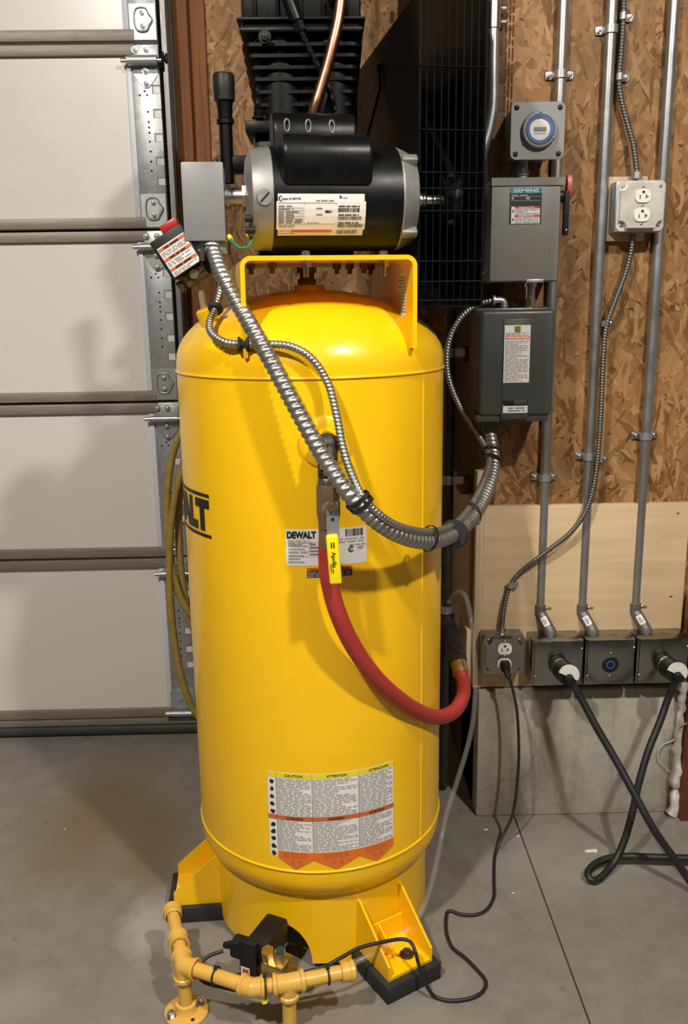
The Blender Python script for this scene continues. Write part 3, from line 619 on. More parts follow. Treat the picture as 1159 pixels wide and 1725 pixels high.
cover('capacitor_cover', xa, xb, arc(1.597, zt_-.037, .037, PI*.35, PI*1.0, 12)+[(1.562, zb_+.012), (1.569, zb_), (1.612, zb_+.01), (1.642, zt_-.03)], mo)
xa2, xb2 = at(458, 220, 1.652).x, at(599, 220, 1.652).x; zt2 = at(530, 188, 1.652).z
cc = cover('capacitor_cover', xa2, xb2, arc(1.674, zt2-.038, .038, PI*.1, PI*1.0, 12)+[(1.636, MZ+.06), (1.712, MZ+.06)], mo)
for px in (480, 516, 556):
    p = at(px, 213, 1.636); pr = []
    for k in range(17): a = 2*PI*k/16; pr.append(V((p.x+.0045*math.cos(a), 1.636, p.z+.010*math.sin(a))))
    obj('slot', MB().tube(pr, .0013, 6, caps=False)  , M['bell'], cc)
def motor_map(off): return lambda u, v: V((u, MY-(MR+off)*math.cos((v-MZ)/MR), MZ+(MR+off)*math.sin((v-MZ)/MR)))
pA, pB = at(452, 327, MY-MR), at(605, 393, MY-MR+.02); u0_, u1_ = pA.x, at(605, 360, MY-MR).x
v1_ = MZ+MR*math.asin((at(530, 327, MY-MR).z-MZ)/MR); v0_ = MZ+MR*math.asin(max(-.95, (at(530, 396, MY-MR+.022).z-MZ)/MR)); W = u1_-u0_; Hh = v1_-v0_
lb = MB(); q = motor_map(.0008); q2 = motor_map(.0013)
for k in range(6): patch(lb, q, u0_+(.0025 if k in (0, 5) else 0), u1_-(.0025 if k in (0, 5) else 0), v0_+Hh*k/6, v0_+Hh*(k+1)/6, 0)
n = 14
lb.add([q2(u0_+.008+r_*math.cos(.9+4.6*k/n), v1_-.0075+r_*math.sin(.9+4.6*k/n)) for k in range(n+1) for r_ in (.0046, .0046-.0022*math.sin(PI*k/n))], [[2*k, 2*k+1, 2*k+3, 2*k+2] for k in range(n)], 1)
put_text(lb, 'Century AC MOTOR', q2, u0_+.008, u0_+W*.27, v1_-.0108, v1_-.0058, 1, .02)
for f in (.2, .31, .37, .43, .49, .55, .62): patch(lb, q2, u0_+.002, u0_+W*(.31 if f > .2 else .66), v1_-Hh*f-.0003, v1_-Hh*f+.0003, 2)
for f in (.31, .665): patch(lb, q2, u0_+W*f-.0003, u0_+W*f+.0003, v1_-Hh*.68, v1_-Hh*.2, 2)
patch(lb, q2, u0_+.002, u0_+W*.66, v1_-Hh*.685, v1_-Hh*.678, 2)
print_rows(lb, q2, u0_+.003, u0_+W*.29, v1_-Hh*.67, v1_-Hh*.24, 7, 2, .45, .4); print_rows(lb, q2, u0_+.004, u0_+W*.2, v1_-Hh*.77, v1_-Hh*.7, 2, 2)
for a, b_, c, d in ((.44, .51, .34, .30), (.44, .51, .48, .44), (.54, .62, .42, .36), (.44, .64, .17, .13), (.34, .48, .66, .64), (.7, .73, .1, .03), (.74, .79, .1, .07)): print_rows(lb, q2, u0_+W*a, u0_+W*b_, v1_-Hh*c, v1_-Hh*d, 1 if c-d < .05 else 2, 1 if a in (.54, .7) else 2, .7)
patch(lb, q2, u0_+W*.16, u0_+W*.63, v1_-Hh*.90, v1_-Hh*.835, 3); print_rows(lb, motor_map(.0017), u0_+W*.165, u0_+W*.62, v1_-Hh*.895, v1_-Hh*.84, 2, 4, .5); print_rows(lb, q2, u0_+W*.03, u0_+W*.15, v1_-Hh*.88, v1_-Hh*.85, 1, 4); print_rows(lb, q2, u0_+.003, u0_+W*.2, v1_-Hh*.96, v1_-Hh*.93, 1, 2)
for a, b_, c, d in ((.685, .93, .40, .30), (.685, .955, .585, .495), (.685, .98, .77, .68)): bars(lb, q2, u0_+W*a, u0_+W*b_, v1_-Hh*c, v1_-Hh*d, 26 if a and c < .45 else 60, 1)
for d in (.27, .465, .65): print_rows(lb, q2, u0_+W*.69, u0_+W*.93, v1_-Hh*d-.0012, v1_-Hh*d+.0012, 1, 1, .7)
print_rows(lb, q2, u0_+W*.685, u0_+W*.92, v1_-Hh*.96, v1_-Hh*.83, 4, 2, .6)
obj('nameplate', lb, [M['white'], M['ink'], M['ink_grey'], M['pink_red'], M['ink_red']], mo, 'white motor nameplate with barcodes', fix=False)
# --- motor terminal box on the left, nipple and ground wire
YJ = 1.600; a, b_ = at(304, 273, YJ), at(381, 406, YJ)
jb = obj('terminal_box', MB().box(((a.x+b_.x)/2, YJ+.038, (a.z+b_.z)/2), (b_.x-a.x-.006, .07, a.z-b_.z-.006), rotz(.06), .002), M['grey_box'], ac, 'plain grey motor terminal box')
obj('lid', MB().box(((a.x+b_.x)/2, YJ+.002, (a.z+b_.z)/2), (b_.x-a.x, .012, a.z-b_.z), rotz(.06), .003), M['grey_box'], jb)
p = at(392, 332, 1.645); obj('nipple', MB().cyl((b_.x-.004, 1.645, p.z), (xl0+.01, 1.645, p.z), .016, n=20).cyl((b_.x-.001, 1.645, p.z), (b_.x+.006, 1.645, p.z), .021, n=20).cyl((xl0-.003, 1.645, p.z), (xl0+.004, 1.645, p.z), .024, n=8), M['steel'], jb)
obj('bracket_tab', MB().span((at(318, 415, 1.64).x, 1.61, at(330, 430, 1.64).z), (at(385, 415, 1.64).x, 1.68, at(330, 404, 1.64).z), bev=.002), M['galv'], jb)
gw = [at(x, y, yy) for x, y, yy in ((386, 398, 1.60), (392, 408, 1.585), (405, 418, 1.58), (420, 414, 1.58), (423, 402, 1.585), (418, 394, 1.59))]
gwo = obj('ground_wire', MB().tube(spline(gw, .003), .0026, 8), M['wire_green'], jb)
for a_, b2 in ((gw[0], gw[1]), (gw[5], gw[4])): obj('wire_terminal', MB().cyl(a_, a_.lerp(b2, .6), .0042, n=10), M['label_yellow'], gwo)
# --- pump
YP = 1.925; PF = 1.81
def pw(y): return (at(403+(y-60)*.19, y, PF).x, at(612-(y-60)*.09, y, PF).x) if y > 60 else (at(402, y, PF).x, at(612, y, PF).x)
pz = lambda y: at(505, y, PF).z
c0 = pw(120); pump = obj('pump', MB().box(((c0[0]+c0[1])/2, YP, (pz(205)+pz(20))/2), (c0[1]-c0[0]-.06, .17, pz(20)-pz(205)), None, .02, seg=3), M['black_cast'], ac, 'black cast two-cylinder compressor pump')
for k, px in enumerate((470, 560)):
    x = at(px, 130, PF).x; obj('cylinder_barrel', MB().lathe([(.048, pz(205)), (.048, pz(40))], (x, YP-.055, 0), (0, 0, 1), 28), M['black_cast'], pump)
for k, y in enumerate((74, 92, 111, 130, 151, 172, 192)):
    l, r_ = pw(y); z = pz(y); d = .235-.008*k
    obj('cooling_fin', MB().prism(rrect(r_-l, d, .022), ((l+r_)/2, YP, z-.0035), (1, 0, 0), (0, 1, 0), (0, 0, .006)), M['black_cast'], pump, angle=30)
l, r_ = pw(40); hd = obj('cylinder_head', MB().box(((l+r_)/2, YP, (pz(54)+pz(-90))/2), (r_-l-.008, .215, pz(-90)-pz(54)), None, .008), M['black_cast'], pump)
obj('head_flange', MB().box(((l+r_)/2, YP, pz(31)), (r_-l+.008, .235, .006), None, .002), M['black_cast'], hd)
obj('head_flange', MB().box(((l+r_)/2, YP, pz(50)), (r_-l-.002, .24, .01), None, .003), M['black_cast'], hd)
for k in range(5): obj('head_rib', MB().box((l+.03+k*(r_-l-.06)/4, YP-.108, (pz(28)+pz(-80))/2), (.008, .01, pz(-80)-pz(28)), None, .003), M['black_cast'], hd)
inst('bolt', shared_hex(.008, .009, [M['plastic_black']]), facing(at(446, 62, 1.795), (0, -1, 0)), pump)
cr = obj('crankcase', MB().box((at(510, 235, PF).x, YP, (pz(206)+BT)/2), (.19, .20, pz(206)-BT), None, .012).box((at(440, 216, PF).x, YP-.05, pz(213)), (.06, .14, .022), None, .003), M['black_cast'], pump)
inst('bolt', shared_hex(.008, .012, [M['black_cast']]), facing(at(434, 200, YP-.09), (0, 0, 1)), cr)
# oil filler pipe with the fat cap
pp = at(381, 240, 1.80); zt_ = at(381, 126, 1.80).z; bz_ = at(381, 290, 1.80).z; zz = lambda y: at(381, y, 1.80).z
bp_ = obj('breather_pipe', MB().lathe([(.0125, bz_-.02), (.0125, zz(210)), (.0165, zz(209)), (.0165, zz(202)), (.0135, zz(199)), (.0145, zz(182)), (.016, zz(172))], (pp.x, 1.80, 0), n=24), M['black_cast'], pump, 'upright black breather pipe with a fat cap')
obj('cap', MB().lathe([(.012, zz(174)), (.0195, zz(170)), (.0205, zz(150)), (.0205, zz(128)), (.018, zz(124)), (.011, zz(123)), (.010, zz(130)), (0, zz(130))], (pp.x, 1.80, 0), n=28), M['plastic_black'], bp_)
obj('breather_elbow', MB().box((at(395, 275, 1.80).x, 1.82, (zz(290)+zz(262))/2), (.07, .05, zz(262)-zz(290)), None, .006), M['black_cast'], bp_)
# copper discharge pipe and the spring-guarded unloader line
cp = [at(x, y, yy) for x, y, yy in ((580, -60, 1.80), (572, 20, 1.79), (562, 70, 1.785), (552, 110, 1.785), (540, 150, 1.785), (530, 182, 1.785), (522, 220, 1.80), (517, 262, 1.84))]
cu_ = obj('copper_pipe', MB().tube(spline(cp, .008), .0105, 16), M['copper'], pump, 'bright copper discharge pipe', angle=60)
obj('compression_nut', MB().cyl(at(566, 4, 1.80), at(570, -16, 1.80), .018, n=6), M['brass'], cu_)
ul = [at(x, y, yy) for x, y, yy in ((470, -40, 1.80), (483, 0, 1.80), (500, 35, 1.80), (515, 70, 1.80), (535, 110, 1.80), (552, 145, 1.81), (564, 185, 1.82))]
un = obj('unloader_line', MB().tube(spline(ul, .0011), .0058, 8, wave=spiral(.0035, .2)), M['black_paint'], pump, 'thin black line inside a spring guard', fix=False)
obj('hose_end', MB().cyl(ul[1]+V((0, 0, .01)), ul[2], .0125, n=16).cyl(ul[2].lerp(ul[3], .05), ul[2].lerp(ul[3], .5), .0105, n=6), M['black_paint'], un)
# --- belt guard (stands a little askew)
GA = V((at(706, 260, 1.625).x, 1.625, 0)); gd_ = V((-.148, .989, 0)); gn = V((.989, .148, 0)); GW = .116; GL = .66
zb_, zt_ = at(752, 515, 1.625).z, at(752, -14, 1.625).z; upv = V((0, 0, 1))
pol = [(0, zb_), (.10, zb_), (.30, zb_+.13), (GL, zb_+.26), (GL, at(632, 140, 2.27).z), (.02, zt_+.004), (0, zt_)]
bg = obj('belt_guard', MB().prism(pol, GA, gd_, upv, gn*.0025), M['guard_black'], ac, 'tall black belt guard with wire mesh front')
obj('top_edge', MB().prism([(0, 0), (.012, 0), (.012, .0025), (0, .0025)], GA+upv*pol[5][1], gn, upv, gd_*GL+upv*(pol[4][1]-pol[5][1])), M['guard_black'], bg)
obj('base_edge', MB().prism([(0, zb_-.003), (.1, zb_-.003), (.1, zb_), (0, zb_)], GA, gd_, upv, gn*GW), M['guard_black'], bg)
NW = 10; wire_v = mesh_of(MB().cyl((0, 0, zb_), (0, 0, zt_), .0013, n=6), M['guard_black'])
for k in range(NW): inst('wire', wire_v, Matrix.Translation(GA+gn*(GW*k/(NW-1))), bg)
wire_h = mesh_of(MB().cyl((0, 0, 0), gn*GW, .0013, n=6), M['guard_black'])
for y in (-10, 110, 218, 290, 317, 355, 440, 474, 506): inst('wire', wire_h, Matrix.Translation(GA+upv*at(752, y, 1.625).z-gd_*.002), bg)
o2 = GA+gn*GW
obj('outer_sheet', MB().prism(pol[:4]+[(GL, zt_+.42), (0, zt_)], o2, gd_, upv, gn*.0025), M['guard_black'], bg)
obj('back_sheet', MB().quad(GA+gd_*GL+upv*pol[3][1], o2+gd_*GL+upv*pol[3][1], o2+gd_*GL+upv*pol[4][1], GA+gd_*GL+upv*pol[4][1]).prism([(0, 0), (GW, 0), (GW, .0025), (0, .0025)], GA+gd_*.1+upv*zb_, gn, upv, gd_*.2+upv*.13).prism([(0, 0), (GW, 0), (GW, .0025), (0, .0025)], GA+gd_*.3+upv*(zb_+.13), gn, upv, gd_*(GL-.3)+upv*.13), M['guard_black'], bg)
obj('brace', MB().tube([GA-gn*.004+gd_*.30+upv*at(672, 105, 1.88).z, GA-gn*.004+gd_*.30+upv*at(672, 142, 1.88).z, at(616, 242, 1.90)], .0028, 8), M['guard_black'], bg)
inst('bolt', shared_hex(.007, .007, [M['guard_black']]), facing(GA-gn*.002+gd_*.30+upv*at(672, 105, 1.88).z, -gn), bg)
fc_ = GA+gn*.055+gd_*.44+upv*1.66
obj('flywheel', MB().lathe([(.03, -.02), (.03, .02), (.125, .012), (.13, .022), (.15, .022), (.145, 0), (.15, -.022), (.13, -.022), (.125, -.012), (.03, -.02)], fc_, gn, 36), M['black_cast'], pump)
obj('motor_pulley', MB().lathe([(.0, -.018), (.04, -.018), (.044, -.014), (.034, 0), (.044, .014), (.04, .018), (0, .018)], (GA.x+.062, MY, MZ), (1, 0, 0), 28), M['black_paint'], mo)
bl = MB()
for s_ in (-1, 1): bl.prism([(-.006, -.004), (.006, -.004), (.006, .004), (-.006, .004)], V((GA.x+.062, MY, MZ+s_*.04)), (1, 0, 0), (0, 0, 1), (fc_+upv*s_*.146)-V((GA.x+.062, MY, MZ+s_*.04)))
rot_tree(mo, V((.012, MY, 0)), ASK)
obj('drive_belt', bl, M['black_cast'], pump)
# --- pressure switch, tilted 31 degrees, on a brass nipple out of the dome
PSc = at(297, 424, 1.60); tl = math.radians(31); ex = V((math.cos(tl), 0, math.sin(tl))); ez = V((-math.sin(tl), 0, math.cos(tl))); ey = V((0, 1, 0)); RM = Matrix((ex, ey, ez)).transposed()
loc = lambda x, y, z: PSc+ex*x+ey*y+ez*z
ps = obj('pressure_switch', MB().box(loc(0, .03, .0), (.064, .066, .072), RM, .004), M['plastic_black'], ac, 'tilted black pressure switch with warning label')
obj('switch_knob', MB().box(loc(.012, .03, .044), (.034, .03, .016), RM, .003), M['red'], ps, 'red switch knob')
lb = MB(); pm = lambda o_: (lambda u, v: loc(u, -.0035-o_, v)); patch(lb, pm(0), -.026, .028, -.034, .020, 0)
for k in range(3): z = .018-k*.0185; patch(lb, pm(.0006), -.0255, .0275, z-.0055, z, 1); print_rows(lb, pm(.0012), -.015, .018, z-.0045, z-.001, 1, 2, .8); print_rows(lb, pm(.0006), -.024, .026, z-.0165, z-.0075, 3, 3)
obj('switch_label', lb, [M['white'], M['rust_ink'], M['ink'], M['ink_grey']], ps, 'white and orange warning label', fix=False)
obj('manifold', MB().box(loc(.004, .03, -.047), (.046, .034, .026), RM, .004).lathe([(0, .006), (.008, .006), (.009, .003), (.009, 0)], loc(.004, .012, -.046), -ey, 18).cyl(loc(-.024, .03, -.05), loc(-.034, .03, -.05), .011, n=6), M['dirty_brass'], ps)
obj('unloader_valve', MB().box(loc(.038, .03, -.042), (.022, .034, .034), RM, .003), M['plastic_black'], ps)
p1 = at(345, 518, 1.64); obj('nipple', MB().cyl(loc(.006, .03, -.055), p1-V((0, 0, .012)), .0065, n=12), M['nipple'], ps)
obj('dome_boss', MB().lathe([(.02, -.03), (.02, .004), (.016, .008), (0, .008)], p1-V((0, 0, .008))+V((.004, 0, 0)), (-.35, -.1, 1), 20), M['yellow'], tank)
# --- street elbow and bronze ball valve on the tank front
fxp = bp+bn*.016; vx = at(553, 840, 1.435).x
el = [fxp-bn*.004, fxp+bn*.012, fxp+bn*.024+V((0, 0, -.006)), V((vx, 1.437, fxp.z-.028)), V((vx, 1.435, at(553, 806, 1.435).z))]
elb = obj('street_elbow', MB().tube(spline(el, .004), .0165, 20), M['iron'], ac, 'dark iron street elbow', angle=60)
obj('collar', MB().sphere(fxp+bn*.018, .0215, 16), M['iron'], elb)
vz = lambda y: at(553, y, 1.435).z
bv = obj('ball_valve', MB().lathe([(.0, vz(804)), (.017, vz(804)), (.0185, vz(808)), (.0185, vz(815))], (vx, 1.435, 0), n=20, m=1).lathe([(.0195, vz(814)), (.021, vz(820)), (.021, vz(866)), (.0195, vz(870)), (.0185, vz(884)), (.0185, vz(888)), (0, vz(888))], (vx, 1.435, 0), n=8, start=PI/8).cyl((vx, 1.43, vz(851)), (vx, 1.405, vz(851)), .011, n=12), [M['bronze'], M['steel']], ac, 'bronze ball valve with yellow lever', angle=25)
yh = 1.402; hx = at(560, 851, yh).x; hz = lambda y: at(560, y, yh).z
lv = obj('lever', MB().prism([(-.009, hz(846)), (.009, hz(846)), (.0105, hz(868)), (.0105, hz(905)), (-.0095, hz(905)), (-.0105, hz(868))], (hx, yh, 0), (1, 0, 0), (0, 0, 1), (0, .003, 0)), M['galv'], bv, 'zinc lever with vinyl grip')
obj('stem_nut', MB().cyl((hx-.001, yh+.003, hz(853)), (hx-.001, yh-.006, hz(853)), .0095, n=6).cyl((hx-.001, yh+.003, hz(853)), (hx-.001, yh-.009, hz(853)), .0055, n=12), M['brass'], lv)
obj('lever_hole', MB().cyl((hx, yh+.001, hz(875)), (hx, yh-.0006, hz(875)), .0032, n=12), M['hole'], lv)
g0, g1 = at(559, 900, yh), at(566, 983, yh-.004); ga = (g1-g0).normalized(); gs = V((-ga.z, 0, ga.x)).normalized()
gr = obj('grip', MB().box((g0+g1)/2+V((0, -.002, 0)), (.0205, .011, (g1-g0).length), Matrix((gs if gs.x > 0 else -gs, V((0, 1, 0)), -ga)).transposed(), .004, seg=3), M['grip'], lv, 'bright yellow vinyl grip')
gmap = lambda u, v: (g0+g1)/2+V((0, -.0081, 0))+(-ga)*u+(gs if gs.x > 0 else -gs)*v
lb = MB(); rt = lambda u, v: gmap(-u, -v); Lg = (g1-g0).length
put_text(lb, 'Apollo', lambda u, v: gmap(-u, v-.001), -.014, .012, -.004, .005, 0, .015); print_rows(lb, lambda u, v: gmap(-u, v), .006, .022, -.007, -.001, 2, 0); print_rows(lb, lambda u, v: gmap(-u, v), -.03, -.02, -.004, .004, 2, 0)
obj('lettering', lb, M['ink'], gr, fix=False)

# ================================================================== HOSES, CONDUITS AND CORDS
hp_ = [V((vx-.001, 1.436, vz(884))), at(551, 940, 1.437), at(556, 985, 1.437), at(570, 1035, 1.44), at(596, 1090, 1.455), at(636, 1145, 1.485), at(690, 1190, 1.545), at(735, 1208, 1.62), at(766, 1197, 1.69), at(780, 1172, 1.75), at(781, 1150, 1.79), at(776, 1132, 1.81)]
rh = thing('red_hose', hp_[0], 'thick red rubber air hose curving from the ball valve to the black pipe', 'hose')
obj('hose', MB().tube(spline(hp_, .008), .0152, 18), M['red_hose'], rh, angle=60)
obj('hose_barb', MB().cyl(hp_[0], hp_[0]+V((0, 0, -.04)), .0165, n=18), M['bronze'], rh)
obj('ferrule', MB().cyl(hp_[-1]+(hp_[-2]-hp_[-1]).normalized()*.004, hp_[-1]+(hp_[-1]-hp_[-2]).normalized()*.022, .0178, n=18), M['brass'], rh)
# the black air pipe behind the tank
XPp, YPp = at(754, 900, 2.16).x, 2.16
ap = thing('air_pipe', (XPp, YPp, .05), 'black iron air pipe running up the dark corner behind the tank', 'pipe')
zP = lambda y: at(754, y, YPp).z
obj('pipe', MB().cyl((XPp, YPp, zP(1045)), (XPp, YPp, 3.0), .0135, n=20), M['iron'], ap)
for y in (594, 808): obj('pipe_clamp', MB().cyl((XPp, YPp, zP(y)-.011), (XPp, YPp, zP(y)+.011), .0155, n=20).span((XPp, YPp-.01, zP(y)-.009), (XC-.028, YPp+.01, zP(y)+.009)), M['galv'], ap)
obj('union', MB().cyl((XPp, YPp, zP(1032)), (XPp, YPp, zP(1020)), .0165, n=20), M['galv'], ap)
e0, e1 = V((XPp, YPp, zP(1045))), hp_[-1]; q1 = at(762, 1070, 2.06); q2_ = at(766, 1095, 1.96)
obj('elbow', MB().tube(spline([e0+V((0, 0, .012)), e0, q1, q1.lerp(q2_, .3)], .006), .0195, 18), M['iron'], ap, angle=60)
obj('ball_valve_body', MB().cyl(q1, q2_, .022, n=8).cyl(q2_, q2_.lerp(e1, .5), .019, n=6), M['iron'], ap)
obj('coupler', MB().cyl(q2_.lerp(e1, .35), e1+(e1-q2_).normalized()*-.012, .0185, n=18).cyl(q2_.lerp(e1, .4), q2_.lerp(e1, .5), .0215, n=18), M['iron'], ap)
obj('drop_leg', MB().cyl((XPp, YPp, .02), (XPp, YPp, zP(1045)), .0135, n=16), M['iron'], ap)
# ochre hose hanging in a coil left of the tank
cl = []
for lp, (ax, az, cxp, czp, dy) in enumerate(((.085, .27, -.345, .72, 0), (.070, .30, -.335, .66, .02), (.085, .37, -.345, .53, -.02), (.055, .31, -.32, .49, .03))):
    for k in range(16): a = PI/2-2*PI*k/16; cl.append((cxp-ax*math.cos(a)*1.0, 2.30+dy+.01*math.sin(2*a), czp+az*math.sin(a)))
hk = thing('hose_coil', (-.36, 2.30, .15), 'ochre yellow hose hanging in long loops between door and tank', 'hose')
obj('hose', MB().tube(spline(cl, .012), .0098, 12), M['hose_yellow'], hk, angle=60)
obj('hanger', MB().cyl((-.36, 2.31, .96), (-.36, 2.545, .985), .005, n=8), M['steel'], hk)
# thick flexible conduit and the thinner one strapped to it
bigp = [at(x, y, yy) for x, y, yy in ((357, 410, 1.62), (360, 424, 1.61), (374, 462, 1.565), (400, 510, 1.525), (432, 565, 1.485), (468, 630, 1.455), (508, 705, 1.43), (548, 775, 1.41), (590, 835, 1.39), (640, 883, 1.405), (690, 908, 1.45), (735, 911, 1.52), (775, 893, 1.63), (806, 858, 1.75), (828, 808, 1.86), (832, 770, 1.93), (827, 735, 1.975), (826, 716, 1.985))]
bc = thing('flexible_conduit', bigp[0], 'thick silver flexible conduit sweeping from the motor box to the starter', 'conduit')
obj('spiral_sheath', MB().tube(spline(bigp, .0015), .0142, 14, wave=spiral(.0118, .22)), M['flex'], bc, angle=80, fix=False)
obj('connector', MB().cyl(bigp[0]+V((0, .004, .02)), bigp[0]+V((0, 0, -.006)), .021, n=24).cyl(bigp[0]+V((.0, 0, .004)), bigp[0]+V((0, 0, -.012)), .018, n=24), M['galv'], bc)
obj('connector_screw', MB().cyl(at(340, 424, 1.60), at(340, 440, 1.60), .006, n=10).cyl(at(340, 406, 1.60), at(340, 424, 1.60), .0022, n=8), M['iron'], bc)
obj('connector', MB().cyl(bigp[-1]+V((0, 0, .01)), bigp[-1]+V((0, 0, -.016)), .0205, n=24), M['starter'], bc)
smp = [at(x, y, yy) for x, y, yy in ((374, 462, 1.66), (371, 490, 1.63), (363, 520, 1.60), (353, 543, 1.57), (357, 562, 1.545), (380, 577, 1.52), (410, 580, 1.511), (450, 580, 1.492), (490, 584, 1.478), (525, 604, 1.47), (552, 645, 1.465), (567, 700, 1.45), (578, 755, 1.43), (594, 803, 1.41), (617, 845, 1.385), (655, 878, 1.40), (695, 893, 1.445), (735, 895, 1.515), (770, 880, 1.63), (797, 846, 1.745), (818, 800, 1.855), (823, 768, 1.925), (803, 728, 1.99), (775, 685, 2.01), (757, 640, 2.02), (753, 600, 2.02), (760, 565, 2.02), (777, 535, 2.015), (800, 516, 2.01), (822, 508, 2.0), (838, 506, 1.995))]
sc2 = thing('control_conduit', smp[0], 'thin flexible conduit looping from the pressure switch past the elbow to the starter top', 'conduit')
obj('spiral_sheath', MB().tube(spline(smp, .00095), .0070, 9, wave=spiral(.0066, .24)), M['flex'], sc2, angle=80, fix=False)
obj('grommet', MB().lathe([(.007, -.004), (.012, -.004), (.014, 0), (.012, .004), (.007, .004)], smp[2], (smp[3]-smp[1]), 20), M['rubber'], sc2)
obj('grommet', MB().lathe([(.006, -.009), (.0125, -.009), (.0125, -.005), (.009, -.004), (.009, .004), (.0125, .005), (.0125, .009), (.006, .009)], smp[6], (1, 0, 0), 20), M['rubber'], sc2)
e = smp[-1]; obj('angle_connector', MB().tube(spline([e-V((.008, 0, 0)), e+V((.006, 0, 0)), e+V((.014, 0, -.004)), e+V((.016, 0, -.02))], .003), .0075, 12).cyl(e-V((.010, 0, 0)), e-V((.006, 0, 0)), .0125, n=12), M['galv'], sc2)
bs = spline(bigp, .01)
for px, py in ((596, 845), (606, 858), (720, 905), (797, 868), (829, 762), (832, 775)):
    j = min(range(len(bs)), key=lambda k: (V((px, py)) - V(((579.5+F*((bs[k]-CAM).dot(RT))/((bs[k]-CAM).dot(fwd))), 862.5-F*((bs[k]-CAM).dot(UP))/((bs[k]-CAM).dot(fwd))))).length)
    ssm = spline(smp, .01); q = min(ssm, key=lambda p: (p-bs[j]).length); c = (bs[j]*.6+q*.4); tn = (bs[min(j+1, len(bs)-1)]-bs[max(j-1, 0)]).normalized(); off = (q-bs[j]); off = off-tn*off.dot(tn); e1_ = off.normalized() if off.length > .002 else V((0, 0, 1)); e2_ = tn.cross(e1_)
    ra = .0148+off.length*.30; cc_ = bs[j]+off*.32
    ring = [cc_+e1_*(ra*1.12*math.cos(2*PI*k/24))+e2_*(.0152*math.sin(2*PI*k/24)) for k in range(25)]
    b = MB(); n = 24
    for s_ in (-1, 1): pass
    b.add([p+tn*s_*.0034 for p in ring for s_ in (-1, 1)]+[p+(p-cc_).normalized()*.0014+tn*s_*.0034 for p in ring for s_ in (-1, 1)], [[2*k, 2*k+1, 2*k+3, 2*k+2] for k in range(n)]+[[50+2*k, 50+2*k+2, 50+2*k+3, 50+2*k+1] for k in range(n)]+[[2*k, 2*k+2, 52+2*k, 50+2*k] for k in range(n)]+[[2*k+1, 51+2*k, 53+2*k, 2*k+3] for k in range(n)])
    obj('cable_tie', b, M['tie'], bc)
jj = min(range(len(bs)), key=lambda k: abs(bs[k].y-1.60)+(0 if bs[k].x > .1 else 9)); tn = (bs[jj+1]-bs[jj-1]).normalized()
obj('rubber_bushing', MB().lathe([(.014, -.008), (.026, -.008), (.028, 0), (.026, .008), (.014, .008)], bs[jj], tn, 24), M['rubber'], bc)
# clear drain tube
ct = [at(757, 1014, 2.13), at(766, 1000, 2.11), at(777, 997, 2.09), at(787, 1010, 2.07), at(794, 1050, 2.03), at(800, 1120, 1.985), at(800, 1180, 1.955), at(792, 1240, 1.92), at(772, 1310, 1.87), at(752, 1372, 1.82), at(738, 1440, 1.755), at(722, 1505, 1.665), at(697, 1556, 1.56), at(652, 1592, 1.495), at(606, 1617, 1.465), at(560, 1634, 1.45), at(520, 1642, 1.445)]
obj('drain_tube', MB().tube(spline(ct, .01), .0062, 12), M['clear'], label='clear plastic drain tube curving round the right side of the tank', cat='tube', angle=70)
# ================================================================== ELECTRICAL GEAR ON THE WALL
YC = 2.056
def strap(par, x, z, wings=(-1, 1)):
    b = MB(); b.lathe([(.0122, -.008), (.0150, -.008), (.0150, .008), (.0122, .008)], (x, YC, z), n=20)
    s0 = obj('conduit_strap', b, M['galv'], par)
    for s_ in wings:
        obj('strap_ear', MB().box((x+s_*.021, YW-.0035, z), (.018, .003, .016), None, .0012), M['galv'], s0)
        inst('screw', shared_hex(.0055, .006, [M['chrome']]), facing((x+s_*.0215, YW-.005, z), (0, -1, 0)), s0)
def straight(x, label, straps, zbot, sx):
    t_ = thing('conduit', (x, YC, zbot), label, 'conduit', 'metal conduits on the right wall')
    obj('pipe', MB().cyl((x, YC, zbot), (x, YC, 2.99), .0117, n=24), M['emt'], t_)
    for y, wg in straps: strap(t_, x, at(1000, y, YC).z, wg)
    z0 = zbot; cn = obj('connector', MB().lathe([(.0118, -.012), (.0150, -.012), (.0155, .012), (.0118, .014)], (x, YC, z0), n=20), M['zinc_dark'], t_)
    inst('screw', shared_hex(.004, .012, [M['brass']]), facing((x+.014, YC-.004, z0+.004), (1, -.2, 0)), cn)
    a = V((x, YC, z0-.008)); b = V((x+.022, 2.028, .496+.006))
    obj('offset_elbow', MB().tube([a, a.lerp(b, .1), a.lerp(b, .9), b, b-V((0, 0, .008))], [.0145, .0145, .0145, .0145, .0145], 18), M['zinc_dark'], t_, angle=60)
    ax = (b-a).normalized(); nn = V((0, -1, 0)); nn = (nn-ax*nn.dot(ax)).normalized(); sd = ax.cross(nn).normalized(); sd = sd if sd.x > 0 else -sd
    c = (a+b)/2+nn*.0147; lb = MB(); lm = lambda o_: (lambda u, v: c+sd*u-ax*v+nn*(o_-(u*u)*32))
    patch(lb, lm(.0006), -.0075, .0075, -.0115, .0115, 0, 6); print_rows(lb, lm(.0012), -.0045, .0045, -.0075, .0075, 6, 1, .75)
    obj('sticker', lb, [M['white'], M['ink_grey']], t_, 'small white printed sticker', fix=False)
    return t_
straight(.512, 'vertical metal conduit just right of the grey boxes, nearest the corner', ((125, (-1, 1)), (803, (-1, 1))), .553, 1)
straight(.615, 'middle vertical metal conduit of the three ending at the steel boxes', ((50, (-1,)), (769, (-1, 1))), .552, 1)
straight(.746, 'vertical metal conduit running behind the upper outlet, rightmost of all', ((736, (-1, 1)),), .552, 1)
